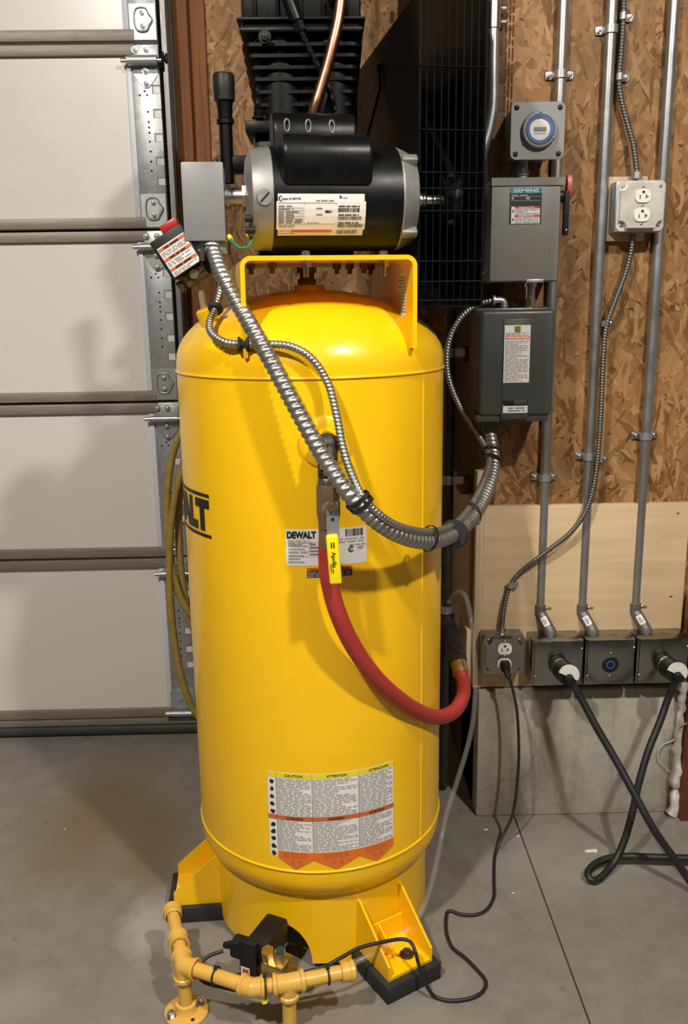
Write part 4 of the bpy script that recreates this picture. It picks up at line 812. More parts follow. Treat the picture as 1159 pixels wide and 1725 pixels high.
bent = [V((.367, YC, 2.99)), V((.367, YC, 1.85)), at(831, 160, YC), at(829, 190, YC), at(822, 225, YC), at(812, 258, YC), at(806, 290, YC), at(804, 330, YC), at(803, 380, YC), at(803, 430, YC), at(807, 450, YC), at(818, 470, YC-.005)]
bt_ = thing('conduit', (.367, YC, 1.36), 'shiny bent metal conduit beside the black belt guard', 'conduit', 'metal conduits on the right wall')
obj('pipe', MB().tube(spline(bent[:1]+[V((.367, YC, 2.4))]+bent[1:], .012), .0117, 18), M['emt'], bt_, angle=60)
obj('coupling', MB().cyl((.367, YC, at(831, 48, YC).z), (.367, YC, at(831, 4, YC).z), .0145, n=24), M['chrome'], bt_)
for y in (15, 38): inst('screw', shared_hex(.004, .011, [M['chrome']]), facing((.381, YC-.003, at(831, y, YC).z), (1, -.2, 0)), bt_)
# armoured cables
ca = [at(1052, -30, 2.052), at(1050, 30, 2.052), at(1047, 80, 2.052), at(1043, 130, 2.052), at(1046, 165, 2.052), at(1056, 205, 2.05), at(1067, 245, 2.045), at(1073, 290, 2.04)]
mc1 = thing('armored_cable', ca[-1], 'armoured cable dropping from the top edge into the upper outlet', 'cable')
obj('spiral_sheath', MB().tube(spline(ca, .0011), .0062, 9, wave=spiral(.0065, .3)), M['armor'], mc1, angle=80, fix=False)
for (px, py) in ((1050, 27), (1044, 129)):
    p = at(px, py, 2.05); b = MB().cyl(p-V((0, 0, .007)), p+V((0, 0, .007)), .0075, n=14).span((p.x+.004, YW-.006, p.z-.006), (p.x+.024, YW-.001, p.z+.006), bev=.001)
    s0 = obj('cable_strap', b, M['galv'], mc1); inst('screw', shared_hex(.005, .005, [M['chrome']]), facing((p.x+.017, YW-.006, p.z), (0, -1, 0)), s0)
cb = [at(1066, 395, 2.04), at(1063, 425, 2.045), at(1052, 465, 2.045), at(1035, 510, 2.035), at(1021, 552, 2.028), at(1016, 610, 2.026), at(1013, 680, 2.026), at(1008, 760, 2.026), at(1000, 820, 2.024), at(985, 865, 2.022), at(960, 898, 2.022), at(930, 922, 2.024), at(900, 945, 2.032), at(875, 966, 2.04), at(858, 990, 2.04), at(849, 1025, 2.035), at(845, 1066, 2.03)]
mc2 = thing('armored_cable', cb[-1], 'armoured cable winding from the upper outlet down to the lower outlet', 'cable')
obj('spiral_sheath', MB().tube(spline(cb, .0011), .0062, 9, wave=spiral(.0065, .3)), M['armor'], mc2, angle=80, fix=False)
for (px, py) in ((1019, 545), (1010, 774), (860, 986)):
    p = at(px, py, 2.035); b = MB().cyl(p-V((0, 0, .006)), p+V((0, 0, .006)), .0078, n=14).span((p.x+.003, YW-.024 if px < 900 else YW-.03, p.z-.005), (p.x+.018, YW-.001, p.z+.005), bev=.001)
    s0 = obj('cable_strap', b, M['galv'], mc2); inst('screw', shared_hex(.005, .005, [M['chrome']]), facing((p.x+.014, 2.04, p.z), (0, -1, 0)), s0)
for q, dz in ((cb[0], .014), (ca[-1], -.014)): obj('connector', MB().cyl(q, q+V((0, 0, dz)), .0115, n=16), M['galv'], mc2 if dz > 0 else mc1)
obj('connector', MB().cyl(cb[-1]-V((0, 0, .004)), cb[-1]+V((0, 0, .012)), .0115, n=16).cyl(cb[-1]-V((0, 0, .002)), cb[-1]+V((0, 0, .003)), .017, n=16), M['chrome'], mc2)

# duplex outlets
def duplex_face(par, c, y, used=()):
    for k, dz in enumerate((.0195, -.0195)):
        oz = c.z+dz; poly = [(x, z) for x, z in rrect(.0335, .0275, .011, 5)]
        f = obj('receptacle', MB().prism(poly, (c.x, y, oz), (1, 0, 0), (0, 0, 1), (0, -.0035, 0)), M['white_plastic'], par)
        b = MB(); yy = y-.0036
        b.span((c.x-.0078, yy, oz-.0065), (c.x-.0058, yy-.0004, oz+.0015)); b.span((c.x+.0055, yy, oz-.006), (c.x+.0075, yy-.0004, oz+.0022)); b.span((c.x+.0075, yy, oz-.0028), (c.x+.0115, yy-.0004, oz-.0010))
        b.add([(c.x+.0032*math.cos(a), yy-.0004, oz+.0075+.0028*math.sin(a)) for a in [2*PI*j/12 for j in range(12)]], [list(range(12))])
        obj('slots', b, M['hole'], f)
    inst('screw', SCREW, facing((c.x, y-.0005, c.z), (0, -1, 0)), par)
def outlet(name, c, w_, label, ybox, yf, cover_mat, box_mat):
    t_ = thing(name, (c.x, yf, c.z-w_/2), label, 'outlet', 'duplex outlets')
    obj('box', MB().span((c.x-w_/2-.003, yf+.012, c.z-w_/2-.002), (c.x+w_/2-.002, ybox, c.z+w_/2), bev=.004), box_mat, t_)
    n_ = .017; h = w_/2; e_ = []
    for sx, sy in ((1, 1), (-1, 1), (-1, -1), (1, -1)):
        pts = [(h*sx, (h-n_)*sy)]
        for k in range(7): a = k/6*PI/2; pts.append(((h-n_*math.cos(a)*.85)*sx, (h-n_*math.cos(PI/2-a)*.85)*sy) if 0 else ((h-n_*math.sin(a)-.000*sx)*sx, (h-n_*math.cos(a))*sy))
        pts.append(((h-n_)*sx, h*sy))
        e_ += pts if sx*sy > 0 else pts[::-1]
    cv = obj('cover', MB().prism(rrect(w_, w_, .012), (c.x, yf+.012, c.z), (1, 0, 0), (0, 0, 1), (0, -.002, 0)), cover_mat, t_)
    q_, k_ = w_/2-.005, .016; cr_ = []
    for sx, sy in ((1, 1), (-1, 1), (-1, -1), (1, -1)):
        arc_ = [(sx*(q_-k_*(1-math.sin(t0))*1.0) if 0 else sx*(q_-k_*math.cos(t0)), sy*(q_-k_*math.sin(t0))) for t0 in [PI/2*j/6 for j in range(7)]]
        arc_ = [(sx*q_, sy*(q_-k_))]+[(sx*(q_-k_+k_*(1-math.cos(t0))*0+k_*0)+0*sy, 0) for t0 in ()]+[(sx*(q_-k_*math.sin(t0)), sy*(q_-k_*math.cos(t0))) for t0 in [PI/2*j/6 for j in range(1, 6)]]+[(sx*(q_-k_), sy*q_)]
        cr_ += arc_ if sx*sy > 0 else arc_[::-1]
    rc_ = MB(); rc_.prism([(x*.975, z*.975) for x, z in cr_], (c.x, yf, c.z), (1, 0, 0), (0, 0, 1), (0, .003, 0)); rc_.prism(cr_, (c.x, yf+.0015, c.z), (1, 0, 0), (0, 0, 1), (0, .0095, 0))
    obj('raised_face', rc_, cover_mat, cv)
    for sx in (-1, 1):
        for sy in (-1, 1): inst('screw', SCREW_DULL, facing((c.x+sx*(h-.012), yf+.0095, c.z+sy*(h-.012)), (0, -1, 0), .5*sx+sy), cv)
    for s_ in (-1, 1): inst('screw', SCREW, facing((c.x, yf, c.z+s_*(.038)), (0, -1, 0)), cv)
    duplex_face(t_, c, yf)
    return t_
c1 = at(1082, 346, 2.0); oc = V((c1.x, 0, c1.z))
obj('backing_block', MB().span((oc.x-.062, YW-.014, oc.z-.070), (oc.x+.028, YW, oc.z+.066), bev=.002), M['pale_wood'], label='small plywood block behind the upper outlet', cat='block')
outlet('outlet_box', oc, .104, 'bright steel duplex outlet high on the strand board wall', YW-.014, 2.000, M['cover_steel'], M['galv'])
c2 = at(850, 1106, 1.995); oc2 = V((c2.x, 0, c2.z))
outlet('outlet_box', oc2, .100, 'dull steel duplex outlet low on the plywood, black plug in it', 2.05, 1.997, M['box_steel'], M['box_steel'])
# three deep steel boxes
ZB0, ZB1, YF = .381, .498, 1.981
bx = []
for k, (xa, xb, lab) in enumerate(((.481, .604, 'deep steel box with a twist-lock plug, beside the lower outlet'), (.609, .729, 'deep steel box with an empty blue-ringed socket, between two plugged boxes'), (.734, .858, 'deep steel box with a twist-lock plug, next to the red brown post'))):
    t_ = thing('receptacle_box', ((xa+xb)/2, YF, ZB0), lab, 'electrical box', 'steel receptacle boxes'); bx.append((t_, xa, xb))
    bd = obj('box', MB().span((xa, YF+.006, ZB0), (xb, 2.05, ZB1), bev=.002), M['box_steel'], t_)
    cvr = obj('cover', MB().span((xa+.004, YF, ZB0+.003), (xb-.002, YF+.008, ZB1), bev=.003), M['box_steel'], t_)
    for dx in (.3, .62): obj('knockout', MB().cyl((xa+(xb-xa)*dx, 2.02, ZB1-.001), (xa+(xb-xa)*dx, 2.02, ZB1+.0006), .0095 if dx > .5 else .003, n=16), M['box_steel'], bd)
    for px_, pz_ in ((.05, .22), (.96, .82)): inst('screw', SCREW, facing((xa+(xb-xa)*px_, YF-.0002, ZB0+(ZB1-ZB0)*pz_), (0, -1, 0)), cvr)
    obj('cover_notch', MB().cyl((xa+(xb-xa)*.24, YF+.001, ZB1-.006), (xa+(xb-xa)*.24, YF-.0006, ZB1-.006), .0028, n=3), M['hole'], cvr)
    cxm = (xa+xb)/2; czm = ZB0+.054
    rc_ = obj('receptacle', MB().lathe([(0, .0012), (.019, .0012), (.0205, 0)], (cxm, YF, czm), (0, -1, 0), 28), M['plastic_black'], t_)
    if k == 1:
        obj('ring', MB().lathe([(.0075, .0014), (.0075, .0028), (.0105, .0028), (.0105, .0014)], (cxm, YF, czm), (0, -1, 0), 28), M['blue_ring'], rc_, 'blue ring')
        for s_ in (-1, 1): inst('screw', SCREW, facing((cxm, YF-.0005, czm+s_*.029), (0, -1, 0)), cvr)
# hour meter
ym = 1.972; a, b_ = at(862, 172, ym), at(949, 268, ym); cm = (a+b_)/2
hm = thing('hour_meter', (cm.x, ym, b_.z), 'grey square box with a round blue-rimmed hour meter', 'meter')
obj('box', MB().span((a.x+.006, ym+.008, b_.z+.006), (b_.x-.018, YW, a.z-.006), bev=.006), M['grey_meter'], hm)
cv = obj('cover', MB().prism(rrect(b_.x-a.x, a.z-b_.z, .012), (cm.x, ym+.009, cm.z), (1, 0, 0), (0, 0, 1), (0, -.009, 0)), M['grey_meter'], hm)
for sx in (-1, 1):
    for sz in (-1, 1): inst('screw', shared_screw(.0055, [M['iron'], M['hole']]), facing((cm.x+sx*.045, ym-.0002, cm.z+sz*.045), (0, -1, 0), sx*1.1+sz), cv)
gm = V((cm.x+.002, ym, cm.z+.001))
gz = obj('gauge', MB().lathe([(.037, 0), (.037, .006), (.035, .012), (.033, .013), (.030, .013), (.030, .004), (0, .004)], gm, (0, -1, 0), 36), M['grey_meter'], hm)
obj('rim', MB().lathe([(.030, .0045), (.030, .0135), (.0275, .0145), (.0215, .0085), (.0215, .0045)], gm+V((.001, 0, .001)), (0, -1, 0), 36), M['blue'], gz, 'blue rim')
dl = MB(); dl.add([gm+V((.001+.0222*math.cos(2*PI*k/32), -.006, .001+.0222*math.sin(2*PI*k/32))) for k in range(32)], [list(range(32))]); dm = plane_map(gm+V((.001, -.0066, .001)), (1, 0, 0), (0, 0, 1)); dm2 = plane_map(gm+V((.001, -.0072, .001)), (1, 0, 0), (0, 0, 1))
patch(dl, dm, -.0125, .0135, -.004, .004, 1)
for k in range(6): patch(dl, dm2, -.0112+k*.0042, -.0092+k*.0042, -.0027, .0027, 2)
print_rows(dl, dm, -.012, .016, -.0095, -.0065, 1, 3, .6); obj('dial', dl, [M['white'], M['ink'], M['ink_light'], M['ink_grey']], gz, fix=False)
obj('lens', MB().lathe([(.0290, .0138), (.022, .0165), (.011, .0182), (0, .0185)], gm, (0, -1, 0), 36), M['lens'], gz)
for ang in (90, 215, 330): inst('screw', SCREW, facing(gm+V((.0335*math.cos(math.radians(ang)), -.0125, .0335*math.sin(math.radians(ang)))), (0, -1, 0)), gz)
obj('nipple', MB().cyl((at(880, 290, 2.02).x, 2.02, b_.z+.01), (at(880, 290, 2.02).x, 2.02, b_.z-.05), .011, n=16).cyl((at(880, 290, 2.02).x, 2.02, b_.z-.018), (at(880, 290, 2.02).x, 2.02, b_.z-.026), .015, n=6), M['galv'], hm)
# disconnect switch
yd = 1.95; a, b_ = at(829, 300, yd), at(941, 474, yd); ds = thing('disconnect_switch', ((a.x+b_.x)/2, yd, b_.z), 'grey safety disconnect switch box with a red and black side handle', 'switch box')
obj('box', MB().span((a.x+.002, yd+.004, b_.z), (b_.x-.002, YW, a.z), bev=.003), M['grey_switch'], ds)
zl = at(880, 311, yd).z
dr = obj('door', MB().span((a.x, yd, b_.z+.002), (b_.x-.003, yd+.006, zl), bev=.002), M['grey_switch'], ds)
obj('rain_lip', MB().prism([(0, 0), (.006, 0), (.0, .012), (-.008, .0125)][0:0] or [(yd-.003, zl-.002), (yd-.003, a.z), (yd+.02, a.z+.003), (yd+.02, zl-.002)], (a.x-.001, 0, 0), (0, 1, 0), (0, 0, 1), (b_.x-a.x+.006, 0, 0)), M['grey_switch'], ds)
dmp = lambda o_: plane_map((0, yd-o_, 0), (1, 0, 0), (0, 0, 1)); A, B_ = at(859, 317, yd), at(911, 377, yd); lb = MB()
patch(lb, dmp(.0008), A.x, B_.x, B_.z, A.z, 0); zt = at(880, 326, yd).z; patch(lb, dmp(.0012), A.x, B_.x, zt, A.z, 1)
put_text(lb, 'SIEMENS', dmp(.0018), A.x+.007, B_.x-.007, zt+.002, A.z-.0016, 2, .015)
print_rows(lb, dmp(.0012), A.x+.004, B_.x-.026, zt-.006, zt-.0015, 1, 3); 
for r_ in ((.004, .0085, .012, .007), (.034, .042, .012, .007)): patch(lb, dmp(.0012), A.x+r_[0], A.x+r_[1], zt-r_[2], zt-r_[3], 3)
patch(lb, dmp(.0012), A.x+.003, B_.x-.003, zt-.0062, zt-.0055, 3); patch(lb, dmp(.0012), A.x+.003, B_.x-.003, zt-.0148, zt-.014, 3)
wl, wr_, w1, w0 = A.x+.004, B_.x-.003, at(880, 348, yd).z, B_.z+.001; patch(lb, dmp(.0012), wl, wr_, w0, w1, 4)
for f in (0, .5): z = w1-(w1-w0)*f; patch(lb, dmp(.0018), wl+.007, wr_, z-.0035, z-.0002, 5); print_rows(lb, dmp(.0024), wl+.016, wr_-.012, z-.003, z-.001, 1, 4, .8); print_rows(lb, dmp(.0018), wl+.008, wr_-.002, z-(w1-w0)*.48, z-.0045, 3, 6); lb.add([dmp(.0018)(wl+.0038+.0025*math.cos(2*PI*k/10), z-.009+.0032*math.sin(2*PI*k/10)) for k in range(10)], [list(range(10))], 7)
obj('maker_label', lb, [M['ink'], M['teal'], M['white'], M['ink_light'], M['white'], M['ink_red'], M['ink_light'], M['ink_grey']], dr, 'black and teal maker label with red danger panels', fix=False)
emb = MB(); p = at(918, 424, yd); em = dmp(.0004); [emb.tube([dmp(.0)(p.x+dx+.0045*math.cos(t0+2.2*k/6), p.z+.0055*math.sin(t0+2.2*k/6)) for k in range(7)], .0007, 5) for dx, t0 in ((-.006, 2.0), (.002, 2.0), (.006, -1))]; obj('embossing', emb, M['grey_switch'], dr)
xh = b_.x+.008; hz_ = lambda y: at(945, y, yd).z
obj('handle_pivot', MB().cyl((b_.x-.004, yd+.012, hz_(330)), (xh+.004, yd+.012, hz_(330)), .012, n=18), M['plastic_black'], ds)
obj('handle', MB().prism([(-.008, hz_(322)), (.010, hz_(322)), (.010, hz_(392)), (.004, hz_(397)), (-.006, hz_(397)), (-.010, hz_(388))], (xh-.003, yd, 0), (0, 1, 0), (0, 0, 1), (.009, 0, 0)), M['plastic_black'], ds)
obj('handle_lever', MB().prism([(-.010, hz_(330)), (.008, hz_(330)), (.010, hz_(308)), (.004, hz_(294)), (-.006, hz_(294)), (-.012, hz_(306))], (xh+.004, yd+.014, 0), (0, 1, 0), (0, 0, 1), (.009, 0, 0)), M['red'], ds, 'red end of the handle')
obj('handle_rod', MB().cyl((xh+.007, yd-.009, hz_(345)), (xh+.007, yd-.009, hz_(388)), .0012, n=8).sphere((xh+.002, yd-.008, hz_(388)), .003, 8), M['chrome'], ds)
obj('latch', MB().span((at(886, 474, yd).x, yd-.004, b_.z-.002), (at(915, 474, yd).x, yd+.008, b_.z+.005), bev=.001), M['galv'], ds)
xn = at(893, 492, 1.99).x; z9 = at(893, 512, 1.99).z
obj('nipple', MB().cyl((xn, 1.99, b_.z+.004), (xn, 1.99, z9-.012), .0105, n=18).cyl((xn, 1.99, b_.z-.002), (xn, 1.99, b_.z-.010), .0135, n=18).cyl((xn, 1.99, z9-.004), (xn, 1.99, z9+.012), .0125, n=6), M['chrome'], ds)
# magnetic starter
ys_ = 1.928; a, b_ = at(818, 524, ys_), at(928, 700, ys_); st_ = thing('motor_starter', ((a.x+b_.x)/2, ys_, b_.z-.015), 'dark grey motor starter enclosure with a tall white warning label', 'starter')
obj('base', MB().span((a.x-.012, ys_+.045, b_.z-.012), (b_.x+.001, YW, a.z+.006), bev=.006), M['starter'], st_)
cvs = obj('cover', MB().span((a.x-.010, ys_, b_.z), (b_.x+.002, ys_+.10, a.z+.002), bev=.009, seg=4), M['starter'], st_)
obj('bottom_lip', MB().span((a.x-.014, ys_+.006, b_.z-.013), (b_.x-.004, ys_+.05, b_.z+.003), bev=.003), M['starter'], cvs)
obj('raised_strip', MB().span((at(849, 540, ys_).x-.001, ys_-.002, at(880, 706, ys_).z), (at(894, 540, ys_).x, ys_+.004, at(880, 537, ys_).z), bev=.0015), M['starter'], cvs)
smp_ = lambda o_: plane_map((0, ys_-.002-o_, 0), (1, 0, 0), (0, 0, 1)); A, B_ = at(850, 548, ys_), at(890, 644, ys_); B_.x = at(892, 600, ys_).x; lb = MB(); patch(lb, smp_(.0006), A.x, B_.x, B_.z, A.z, 0); Hh = A.z-B_.z; W = B_.x-A.x; cxm = (A.x+B_.x)/2
patch(lb, smp_(.0012), cxm-.0065, cxm+.0065, A.z-.015, A.z-.002, 1); patch(lb, smp_(.0016), cxm-.005, cxm+.005, A.z-.0135, A.z-.0035, 5); patch(lb, smp_(.002), cxm-.0035, cxm+.0035, A.z-.012, A.z-.005, 1); patch(lb, smp_(.0024), cxm-.001, cxm+.001, A.z-.0105, A.z-.0065, 2)
patch(lb, smp_(.0012), A.x+.002, B_.x-.001, A.z-Hh*.24, A.z-Hh*.185, 3); print_rows(lb, smp_(.0018), A.x+.006, B_.x-.004, A.z-Hh*.23, A.z-Hh*.195, 1, 0, .6); print_rows(lb, smp_(.0012), A.x+.002, B_.x-.002, A.z-Hh*.18, A.z-Hh*.125, 3, 4); print_rows(lb, smp_(.0012), A.x+.002, B_.x-.002, B_.z+.002, A.z-Hh*.26, 27, 4, .45, .25)
obj('warning_label', lb, [M['white'], M['gold'], M['ink'], M['pink_red'], M['ink_light'], M['starter']], cvs, 'tall white printed label with a red band', fix=False)
A, B_ = at(847, 683, ys_), at(888, 695, ys_); lb = MB(); patch(lb, smp_(.0006), A.x, B_.x, B_.z, A.z, 0); print_rows(lb, smp_(.0012), A.x+.011, B_.x-.006, B_.z+.002, A.z-.003, 2, 1)
obj('button_label', lb, [M['white'], M['ink_grey']], cvs, fix=False)
A, B_ = at(848, 673, ys_), at(888, 683, ys_); bq = obj('reset_button', MB().span((A.x, ys_-.0035, B_.z), (B_.x, ys_, A.z), bev=.001), M['plastic_black'], cvs); obj('button_slide', MB().span((A.x+.022, ys_-.005, B_.z+.002), (B_.x-.002, ys_-.003, A.z-.002), bev=.0008), M['starter'], bq)

# ================================================================== PLUGS AND CORDS
for (t_, xa, xb), path, lab in ((bx[0], [(948, 1146, 1.925), (975, 1170, 1.90), (1005, 1225, 1.87), (1040, 1285, 1.83), (1070, 1340, 1.79), (1100, 1395, 1.755), (1135, 1445, 1.735), (1175, 1500, 1.70), (1230, 1560, 1.66)], 'heavy black cord with white-backed plug slanting down right from the first steel box'),
                               (bx[2], [(1132, 1142, 1.925), (1126, 1175, 1.92), (1112, 1215, 1.905), (1092, 1265, 1.88), (1076, 1320, 1.855), (1065, 1370, 1.835), (1052, 1415, 1.82), (1035, 1452, 1.80), (1010, 1480, 1.765), (995, 1483, 1.75), (990, 1470, 1.77), (1008, 1452, 1.80), (1045, 1443, 1.815), (1100, 1444, 1.81), (1160, 1446, 1.805), (1230, 1450, 1.80)], 'heavy black cord with white-backed plug looping on the floor under the rightmost box')):
    cxm, czm = (xa+xb)/2, ZB0+.054; root = V((cxm, YF, czm)); tip = root+V((.007, -.068, .006)); ax = (tip-root).normalized()
    pc = thing('power_cord', root, lab, 'power cord', 'heavy cords from the steel boxes')
    obj('plug_body', MB().cyl(root+ax*-.002, root+ax*.026, .022, n=28).cyl(root+ax*.022, root+ax*.028, .0255, n=28, m=1).cyl(root+ax*.026, tip, .0245, .0255, n=28), [M['plastic_black'], M['steel']], pc)
    e1_ = V((1, 0, 0)); e1_ = (e1_-ax*e1_.dot(ax)).normalized(); e2_ = ax.cross(e1_); e2_ = e2_ if e2_.z > 0 else -e2_
    hb = MB(); hv = []
    for s_ in (-.001, .004): hv.append([tip+ax*s_+e1_*(.0252*math.cos(a_))+e2_*(.0252*math.sin(a_)) for a_ in [-.12-.45+(PI+.24)*k/18 for k in range(19)]])
    hb.add(hv[0]+hv[1], [list(range(19)), list(range(19, 38))[::-1]]+[[k, k+1, 20+k, 19+k] for k in range(18)]+[[0, 19, 37, 18]])
    obj('end_cap', hb, M['plug_white'], pc, 'chalky white half-round end')
    obj('strain_relief', MB().cyl(tip-e2_*.008, tip-e2_*.010+ax*.018, .0125, .010, n=16), M['plastic_black'], pc)
    pts = [tip-e2_*.009+ax*.004]
    for (x, y, yy) in path[1:]:
        p = at(x, y, yy); f_ = fl(x, y, .009)
        pts.append(f_ if p.z < .009 else p)
    pts += [V(q) for q in (((1.25, 1.50, .009), (1.7, 1.25, .009), (2.6, 1.15, .009)) if xa < .6 else ((1.35, 1.74, .009), (1.9, 1.6, .009), (2.6, 1.62, .009)))]
    obj('cable', MB().tube(spline(pts, .012), .0085, 14), M['cord'], pc, angle=60)
# thin cord from the lower outlet to the drain valve
pz_ = V((oc2.x, 1.993, oc2.z-.0195)); tc = thing('power_cord', pz_, 'thin black cord from the lower outlet across the floor to the drain valve', 'power cord')
obj('plug', MB().box(pz_+V((0, -.010, 0)), (.022, .020, .024), None, .004).cyl(pz_+V((0, -.016, -.004)), pz_+V((.004, -.028, -.022)), .0085, .006, n=14).cyl(pz_+V((0, -.012, 0)), pz_+V((0, -.026, 0)), .010, .008, n=14), M['plastic_black'], tc)
path = [pz_+V((.003, -.026, -.02)), at(862, 1155, 1.965), at(871, 1200, 1.955), at(874, 1260, 1.945), at(872, 1310, 1.935), at(864, 1370, 1.92), at(846, 1410, 1.90)]
for x, y in ((834, 1440), (832, 1480), (832, 1510), (820, 1532), (800, 1541), (775, 1540), (758, 1534), (752, 1542), (752, 1570), (762, 1596), (782, 1612), (803, 1633), (818, 1652), (815, 1668), (800, 1679), (775, 1685), (752, 1685), (735, 1680)): path.append(fl(x, y, .0045))
path += [fl(724, 1670, .018), fl(710, 1640, .05), at(700, 1605, 1.45), at(692, 1587, 1.465), at(675, 1582, 1.47), at(640, 1588, 1.455), at(605, 1597, 1.44), at(575, 1613, 1.42), at(548, 1628, 1.405), at(520, 1636, 1.40), at(480, 1650, 1.395), at(440, 1668, 1.39), at(400, 1668, 1.40), at(370, 1662, 1.41), at(345, 1655, 1.42), at(333, 1640, 1.43), at(338, 1622, 1.44), at(355, 1609, 1.45), at(376, 1602, 1.455)]
obj('cable', MB().tube(spline(path, .008), .0036, 10), M['cord'], tc, angle=60)

# ================================================================== YELLOW PIPE GUARD
zP_ = .105
A = fl(290, 1534, zP_); B_ = fl(309, 1626, zP_); C = fl(425, 1664, zP_); D = fl(486, 1656, zP_); Ee = fl(592, 1635, zP_)
pg = thing('pipe_guard', (B_.x, B_.y, 0), 'low guard rail of yellow painted pipe and fittings on a floor flange', 'pipe guard')
r_ = .0128
for a, b in ((A, B_), (B_, C), (C, D), (D, Ee)): obj('pipe', MB().cyl(a, b, r_, n=20), M['pipe_yellow'], pg)
def fitting(name, c, dirs, L_=.026, rr=.0168):
    b = MB(); b.sphere(c, rr, 18)
    for d in dirs:
        d = d.normalized(); b.cyl(c, c+d*L_, rr, n=22); b.lathe([(rr, L_-.008), (rr+.0028, L_-.006), (rr+.0028, L_), (r_, L_)], c, d, 22)
    return obj(name, b, M['pipe_yellow'], pg)
dn = V((0, 0, -1))
fitting('tee', B_, (A-B_, C-B_, dn), .028); fitting('elbow', C, (B_-C, D-C), .022); fitting('tee', D, (C-D, Ee-D, dn), .028)
fitting('coupling', B_.lerp(A, .42), (A-B_, B_-A), .014)
for e_, o_ in ((A, B_), (Ee, D)):
    d = (e_-o_).normalized(); obj('end_cap', MB().lathe([(.0150, -.020), (.0172, -.018), (.0172, -.004), (.0192, -.003), (.0192, .004), (.014, .008), (0, .009)], e_, d, 22), M['pipe_yellow'], pg)
for p in (B_, D):
    obj('post', MB().cyl((p.x, p.y, .0), p, r_, n=20), M['pipe_yellow'], pg)
    if p is D: continue
    flg = obj('floor_flange', MB().lathe([(0, 0), (.041, 0), (.041, .006), (.038, .008), (.022, .009), (.019, .014), (.019, .024), (.0135, .026)], (p.x, p.y, 0), n=36), M['pipe_yellow'], pg)
    for k in range(4):
        a = .55+PI/2*k; q = V((p.x+.030*math.cos(a), p.y+.030*math.sin(a), .0085))
        if k in (0, 2): inst('bolt', shared_hex(.0072, .010, [M['chrome']]), facing(q, (0, 0, 1)), flg)
        else: obj('bolt_hole', MB().cyl(q-V((0, 0, .002)), q+V((0, 0, .0003)), .0038, n=12), M['hole'], flg)
obj('grease_plug', MB().cyl(C+V((.02, -.004, -.014)), C+V((.022, -.006, -.026)), .006, n=10), M['label_yellow'], pg)
def ring_tie(c, d, r2):
    d = d.normalized(); a = V((0, 0, 1)); e1_ = (a-d*a.dot(d)).normalized(); e2_ = d.cross(e1_)
    obj('cable_tie', MB().tube([c+e1_*(r2*math.cos(t0))+e2_*(r2*math.sin(t0)) for t0 in [2*PI*k/20 for k in range(21)]], .0018, 6, caps=False).box(c+e1_*(r2+.002), (.006, .006, .006)), M['tie'], pg)
ring_tie(B_.lerp(C, .48), C-B_, .0155); ring_tie(C.lerp(D, .35), D-C, .0205); ring_tie(D.lerp(Ee, .62), Ee-D, .0155)
# automatic drain valve in the skirt opening
dv = at(440, 1608, 1.455); dv0 = V((dv.x, 1.455, .095))
dt = thing('drain_valve', (dv0.x, 1.455, .05), 'black electric drain valve with brass body in the skirt opening', 'valve')
Rz = rotz(-.45)
lz = lambda x, y, z: V((dv0.x, 1.445, .082))+Rz @ V((x, y, z))
obj('coil_housing', MB().box(lz(-.002, .03, .022), (.046, .085, .052), Rz, .005), M['plastic_black'], dt)
obj('face_plate', MB().box(lz(-.016, -.016, .0), (.036, .012, .098), Rz, .002), M['plastic_black'], dt)
obj('cable_plug', MB().box(lz(-.044, -.002, .018), (.030, .030, .034), Rz, .004).cyl(lz(-.058, -.002, .018), lz(-.078, -.004, .012), .009, .006, n=14), M['plastic_black'], dt)
lb = MB(); lmz = lambda o_: (lambda u, v: lz(-.016+u, -.0225-o_, v)); patch(lb, lmz(.0), -.015, .004, -.040, -.004, 0); patch(lb, lmz(.0005), -.011, .002, -.021, -.008, 1); print_rows(lb, lmz(.0005), -.012, .002, -.028, -.023, 1, 2)
obj('timer_label', lb, [M['white'], M['ink_red'], M['ink_grey']], dt, 'small red and white label', fix=False)
obj('timer_knob', MB().cyl(lz(-.022, -.021, -.033), lz(-.022, -.027, -.033), .006, n=14), M['plastic_black'], dt)
bzr = .024
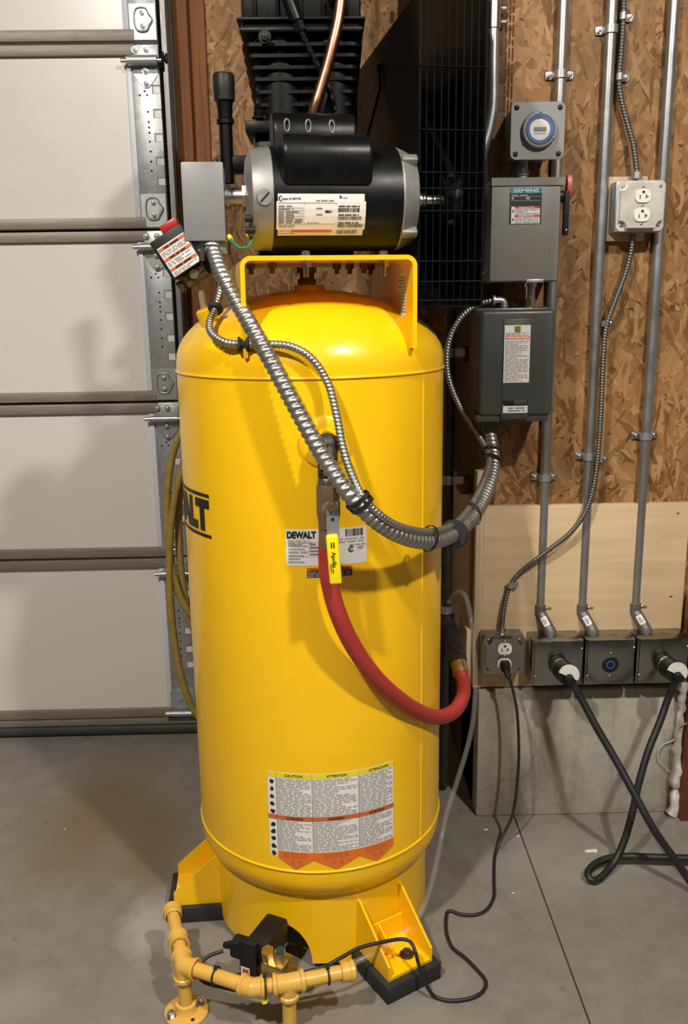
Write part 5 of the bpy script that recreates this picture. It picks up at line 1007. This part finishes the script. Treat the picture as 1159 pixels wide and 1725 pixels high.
obj('brass_body', MB().box(lz(.038, -.006, -.018+bzr), (.046, .044, .034), Rz, .004).cyl(lz(.026, -.012, -.01+bzr), lz(.026, -.018, .022+bzr), .0125, n=6).cyl(lz(.046, -.008, bzr), lz(.048, -.010, .020+bzr), .011, n=6).cyl(lz(.055, .0, -.018+bzr), lz(.078, .002, -.02+bzr), .010, n=6).cyl(lz(.022, -.024, -.04+bzr), lz(.022, -.024, .012+bzr), .0025, n=8), M['brass'], dt)
obj('test_button', MB().cyl(lz(.048, -.010, .0195+bzr), lz(.0485, -.0105, .024+bzr), .0085, n=14), M['button_green'], dt, 'dark green push button')
obj('drain_pipe', MB().tube(spline([lz(.0, .06, .02), lz(.0, .10, .015), (CX, CY-.1, .12), (CX, CY-.03, .10)], .01), .010, 12), M['dirty_brass'], dt, angle=60)
# ================================================================== ODDS AND ENDS
wp = [at(x, y, yy) for x, y, yy in ((1165, 1215, 2.0), (1150, 1222, 2.005), (1140, 1232, 2.02), (1135, 1246, 2.025), (1118, 1254, 2.025), (1109, 1265, 2.025), (1110, 1280, 2.025), (1119, 1291, 2.025), (1128, 1300, 2.025), (1143, 1303, 2.02))]
obj('wire_scrap', MB().tube(spline(wp, .004), .0014, 6), M['spring_wire'], label='thin curly off-white wire hanging on the concrete beside the foam', cat='wire', angle=70)
for k, (px, py, s_, lab) in enumerate(((997, 1434, .014, 'largest torn paper scrap on the floor near the cord loop'), (818, 1398, .006, 'small paper scrap on the floor close to the concrete corner'), (873, 1409, .0035, 'tiny white chip on the floor right of the thin cord'), (864, 1505, .0035, 'tiny white chip on the open floor left of the slab joint'), (109, 1397, .003, 'tiny white chip on the floor left of the brown stain'), (341, 1433, .003, 'tiny white chip on the floor beside the left side of the tank'))):
    p = fl(px, py); n = 8; b = MB(); b.prism([(s_*rng.uniform(.6, 1.3)*math.cos(2*PI*j/n), s_*.6*rng.uniform(.5, 1.2)*math.sin(2*PI*j/n)) for j in range(n)], p+V((0, 0, .0004)), (1, 0, 0), (0, 1, 0), (0, 0, .0012))
    obj('paper_scrap', b, M['paper'], label=lab, cat='paper scrap', group='scraps on the floor')
